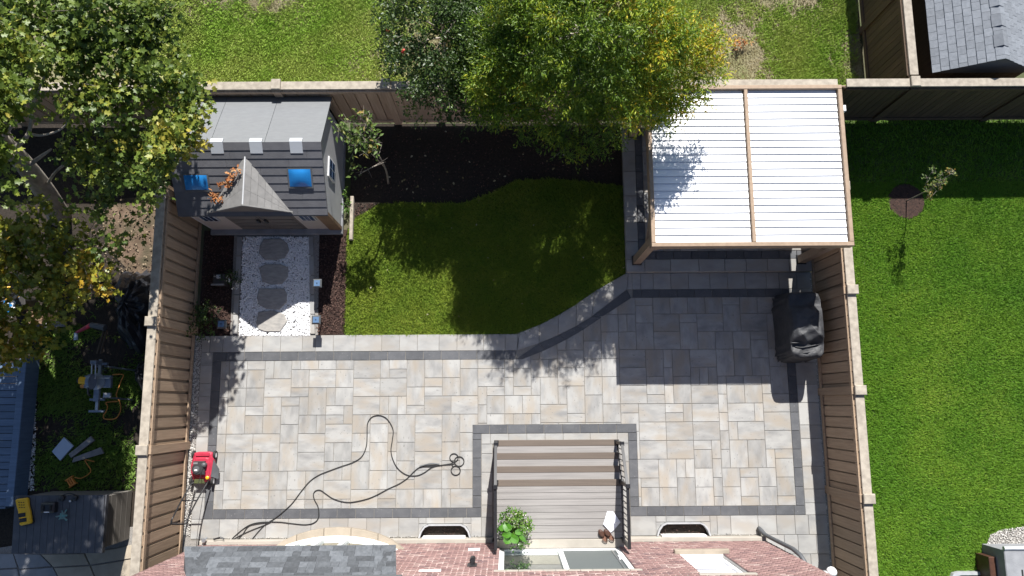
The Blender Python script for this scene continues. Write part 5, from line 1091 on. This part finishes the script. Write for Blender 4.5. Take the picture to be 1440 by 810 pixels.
tree('broadleaf_tree', 'tall broadleaf tree with a pale leaning trunk at the upper left', tb_, [P(62, 268, 1.2), P(30, 226, 2.6), P(-6, 188, 3.6), P(-40, 140, 4.6)], .26, cl, 33000, .11, .85, 'maple', 'leaf_big', 7, .32, .05,
     branches=[([P(-10, 232, 3.2), P(18, 210, 3.5), P(40, 188, 3.7), P(46, 150, 4.0), P(62, 108, 4.7)], .06), ([P(40, 188, 3.7), P(60, 190, 3.9), P(88, 180, 4.1), P(104, 155, 4.4)], .03), ([P(46, 150, 4.0), P(30, 120, 4.5), P(33, 90, 4.9)], .035), ([P(62, 268, 1.2), P(80, 240, 2.4), P(110, 225, 3.2), P(150, 232, 3.7)], .035), ([P(34, 238, 2.4), P(52, 224, 2.7), P(72, 210, 3.0)], .06), ([P(-5, 200, 3.4), P(12, 160, 3.9), P(20, 140, 4.3)], .10), ([P(6, 192, 3.6), P(16, 178, 3.8), P(30, 172, 3.9)], .05)], limbs=6)
cl = [PC(40, 305, 3.0, 22, .3, 1, .5), PC(75, 325, 2.9, 26, .3, 1, .5), PC(20, 330, 2.9, 24, .3, 1.1, .4), PC(90, 355, 2.8, 26, .3, 1.1, .5), PC(50, 350, 2.8, 28, .3, .9, .5), PC(15, 375, 2.8, 28, .3, 1.2, .6), PC(115, 385, 2.7, 24, .3, 1.2, .7), PC(75, 390, 2.7, 28, .3, 1.2, .65), PC(40, 400, 2.7, 26, .3, .9, .55), PC(140, 400, 2.6, 14, .25, 1., .7),
      PC(95, 415, 2.6, 22, .3, .9, .6), PC(70, 432, 2.5, 22, .3, .8, .5), PC(20, 470, 2.5, 28, .3, 1.2, .65), PC(50, 470, 2.4, 22, .3, 1., .65), PC(15, 500, 2.3, 16, .25, 1.2, .8), PC(60, 490, 2.3, 12, .2, .7, .7), PC(125, 340, 2.4, 20, .3, .7, .35), PC(160, 350, 2.0, 18, .3, .7, .35), PC(185, 320, 1.8, 16, .3, .4, .3), PC(175, 300, 2.2, 16, .3, .5, .35), PC(-25, 400, 2.9, 40, .4, 1, .6), PC(-30, 340, 2.9, 40, .4, 1, .5), PC(-20, 460, 2.7, 36, .4, 1, .6)]+[PC(x, y, 3.0, 34, .4, 1.6, .5) for x in (-50, -100) for y in (340, 395, 450, 500)]  # last clusters lie out of view, added to shade the boarded platform
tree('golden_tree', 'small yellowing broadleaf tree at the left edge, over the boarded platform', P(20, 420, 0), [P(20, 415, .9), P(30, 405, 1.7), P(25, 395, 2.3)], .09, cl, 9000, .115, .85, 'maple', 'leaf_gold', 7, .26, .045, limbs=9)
cl = [PC(560, 25, 3.7, 34, .5, 1.1, .3), PC(610, 20, 3.9, 42, .5, 1.1, .3), PC(665, 25, 4.0, 40, .5, 1.1, .35), PC(575, 75, 3.5, 34, .45, 1.2, .3), PC(625, 75, 3.7, 42, .5, 1.2, .35), PC(680, 75, 3.9, 36, .5, .9, .45), PC(553, 95, 3.3, 20, .4, 1, .3), PC(590, 118, 3.2, 28, .4, 1.2, .35), PC(640, 120, 3.3, 32, .4, 1.2, .4), PC(575, 140, 2.9, 14, .3, .9, .4), PC(583, 160, 2.7, 10, .3, .9, .5), PC(628, 150, 2.9, 18, .35, 1., .35), PC(665, 145, 3.0, 22, .35, 1., .3), PC(670, 168, 2.7, 16, .3, .7, .3), PC(648, 172, 2.6, 9, .25, .6, .4), PC(545, 60, 3.4, 18, .4, .9, .3), PC(600, -30, 4, 50, .5, 1, .3), PC(680, -30, 4, 50, .5, 1, .3)]
cl = [(Vector((c.x*(HCAM-c.z*.8)/(HCAM-c.z), c.y*(HCAM-c.z*.8)/(HCAM-c.z), c.z*.8)), r, w, t) for c, r, w, t in cl]
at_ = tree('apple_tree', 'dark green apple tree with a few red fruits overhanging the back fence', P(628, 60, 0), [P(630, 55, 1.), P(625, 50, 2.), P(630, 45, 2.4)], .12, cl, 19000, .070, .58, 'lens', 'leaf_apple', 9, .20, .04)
for x, y, z in ((686, 27, 3.65), (545.5, 43, 3.05), (568, 71, 3.2), (566, 73, 3.15)):
    c = P(x, y, z); MB().lathe([(.01, -.035), (.03, -.024), (.036, 0), (.03, .025), (.01, .03)], tuple(c), 10).build('apple', 'apple', at_, smooth=True)
cl = [PC(735, 25, 4.8, 40, .5, 1.1, .35), PC(790, 25, 5.2, 44, .6, 1.1, .35), PC(845, 25, 5.3, 44, .6, 1.1, .4), PC(900, 30, 5.2, 42, .6, 1.1, .45), PC(948, 35, 5.0, 32, .5, 1.1, .65), PC(980, 52, 4.7, 26, .4, 1., .75), PC(712, 80, 4.2, 36, .5, 1.2, .35), PC(690, 50, 4.2, 30, .4, 1., .3), PC(770, 78, 4.9, 40, .5, 1., .35), PC(825, 75, 5.1, 40, .5, 1.1, .35), PC(880, 78, 5.0, 40, .5, 1.1, .42), PC(930, 82, 4.7, 34, .45, 1.2, .65), PC(975, 88, 4.4, 28, .4, 1., .7), PC(1005, 70, 4.2, 14, .3, .7, .85), PC(1000, 105, 4.1, 16, .3, .8, .65),
      PC(690, 120, 3.9, 26, .4, 1.2, .45), PC(740, 128, 4.2, 34, .45, 1.1, .4), PC(795, 125, 4.4, 36, .45, 1.1, .45), PC(850, 120, 4.5, 34, .45, 1.1, .35), PC(900, 130, 4.3, 30, .4, 1.3, .6), PC(945, 128, 4.1, 26, .35, 1.2, .6), PC(708, 160, 3.5, 15, .3, 1.1, .55), PC(745, 168, 3.3, 24, .35, .9, .35), PC(790, 168, 3.4, 28, .4, .9, .45), PC(835, 165, 3.4, 28, .4, .9, .4), PC(880, 160, 4.0, 22, .35, 1.2, .55), PC(925, 155, 3.9, 18, .3, 1.2, .65), PC(960, 158, 3.8, 13, .25, 1.1, .75), PC(985, 140, 3.8, 10, .2, .8, .7), PC(940, 172, 3.6, 12, .25, 1., .7), PC(800, 200, 2.9, 18, .3, .8, .2), PC(840, 200, 2.9, 18, .3, .8, .2), PC(812, 216, 2.7, 9, .2, .8, .4), PC(775, 195, 2.9, 16, .3, .6, .2), PC(870, 190, 2.9, 12, .3, .7, .3), PC(800, -30, 5.3, 60, .6, 1, .4), PC(890, -30, 5.2, 60, .6, 1, .5), PC(735, -30, 5, 50, .6, 1, .4)]
cl = [(Vector((c.x*(HCAM-c.z*.93)/(HCAM-c.z), c.y*(HCAM-c.z*.93)/(HCAM-c.z), c.z*.93)), r, w, t) for c, r, w, t in cl]+[PC(x, y, 2.7+.3*((x//45) % 2), 27, .4, 1.9, .25) for x in range(690, 960, 45) for y in (60, 100, 140) if (x//45+y//40) % 5]+[PC(x, 88, 2.45, 27, .3, 1.8, .25) for x in range(665, 950, 44)]  # low clusters hidden under the crown, added to deepen the lawn's shade
cl = [(c, (r[0]*.85, r[1]*.85, r[2]), w*.4, t) if c.y-1.05*c.z < 1.75 and c.x < 2.7 else (c, r, w, t) for c, r, w, t in cl]
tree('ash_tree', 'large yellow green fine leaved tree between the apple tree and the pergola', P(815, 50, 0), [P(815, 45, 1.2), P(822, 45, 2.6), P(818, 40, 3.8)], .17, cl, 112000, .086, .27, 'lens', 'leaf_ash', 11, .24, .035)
# small magnolia beside the shed
cl = [PC(495, 165, 2.5, 14, .2, 1, .45), PC(508, 180, 2.5, 16, .2, 1, .5), PC(485, 185, 2.4, 12, .2, 1, .35), PC(520, 195, 2.4, 14, .2, 1, .45), PC(500, 200, 2.3, 14, .2, 1, .5), PC(516, 212, 2.3, 12, .18, 1, .85), PC(531, 205, 2.3, 10, .15, 1, .35), PC(523, 230, 2.2, 6, .12, .7, .5), PC(500, 243, 2.0, 10, .12, 1.6, .5), PC(512, 160, 2.5, 10, .15, 1, .4)]
tree('young_magnolia', 'thin young tree with loose broad leaves beside the right wall of the shed', P(546, 258, -.04), [P(543, 240, .8), P(532, 218, 1.7), P(512, 195, 2.3)], .028, cl, 330, .13, .42, 'lens', 'leaf_mag', 4, .15, .04, bark='twig', branches=[([P(541, 228, 1.3), P(522, 236, 1.8), P(504, 246, 2.0)], .014), ([P(530, 232, 1.6), P(545, 222, 1.9)], .008), ([P(517, 237, 1.85), P(523, 250, 1.8)], .006)], limbs=6)
cl = [PC(1307, 272, 1.0, 6, .1, 1, .6), PC(1315, 264, 1.25, 7, .1, 1, .6), PC(1323, 259, 1.45, 7, .1, 1, .7), PC(1331, 253, 1.7, 6, .1, 1.2, .6), PC(1338, 242, 1.9, 5, .1, 1.2, .7), PC(1303, 252, 1.3, 4, .08, 1.2, .55), PC(1311, 240, 1.55, 5, .08, 1.3, .5), PC(1326, 247, 1.7, 4, .08, 1, .6)]
tree('sapling', 'thin sapling with sparse pale leaves in a mulch ring on the bright lawn', Vector((9.48, 4.74, -.03)), [P(1296, 272, .6), P(1308, 266, 1.05), P(1338, 244, 1.95)], .014, cl, 260, .065, .5, 'lens', 'leaf_mag', 5, .09, .02, bark='twig', branches=[([P(1300, 268, .75), P(1304, 252, 1.25), P(1312, 239, 1.6)], .008)], limbs=3, cat='sapling')
leaf_bits = np.array([tuple(P(1042+NR.normal(0, 6), 60+NR.normal(0, 4), .1)) for _ in range(60)])
tag(leaf_mesh('orange_weeds', leaf_bits, NR.normal(0, 1, leaf_bits.shape), .10, .4, 'lens', 'dead_leaf', NR.uniform(.4, 1, 60), flat=.6), 'patch of orange leaves on the rough field grass beyond the pergola', 'leaves', kind='stuff')
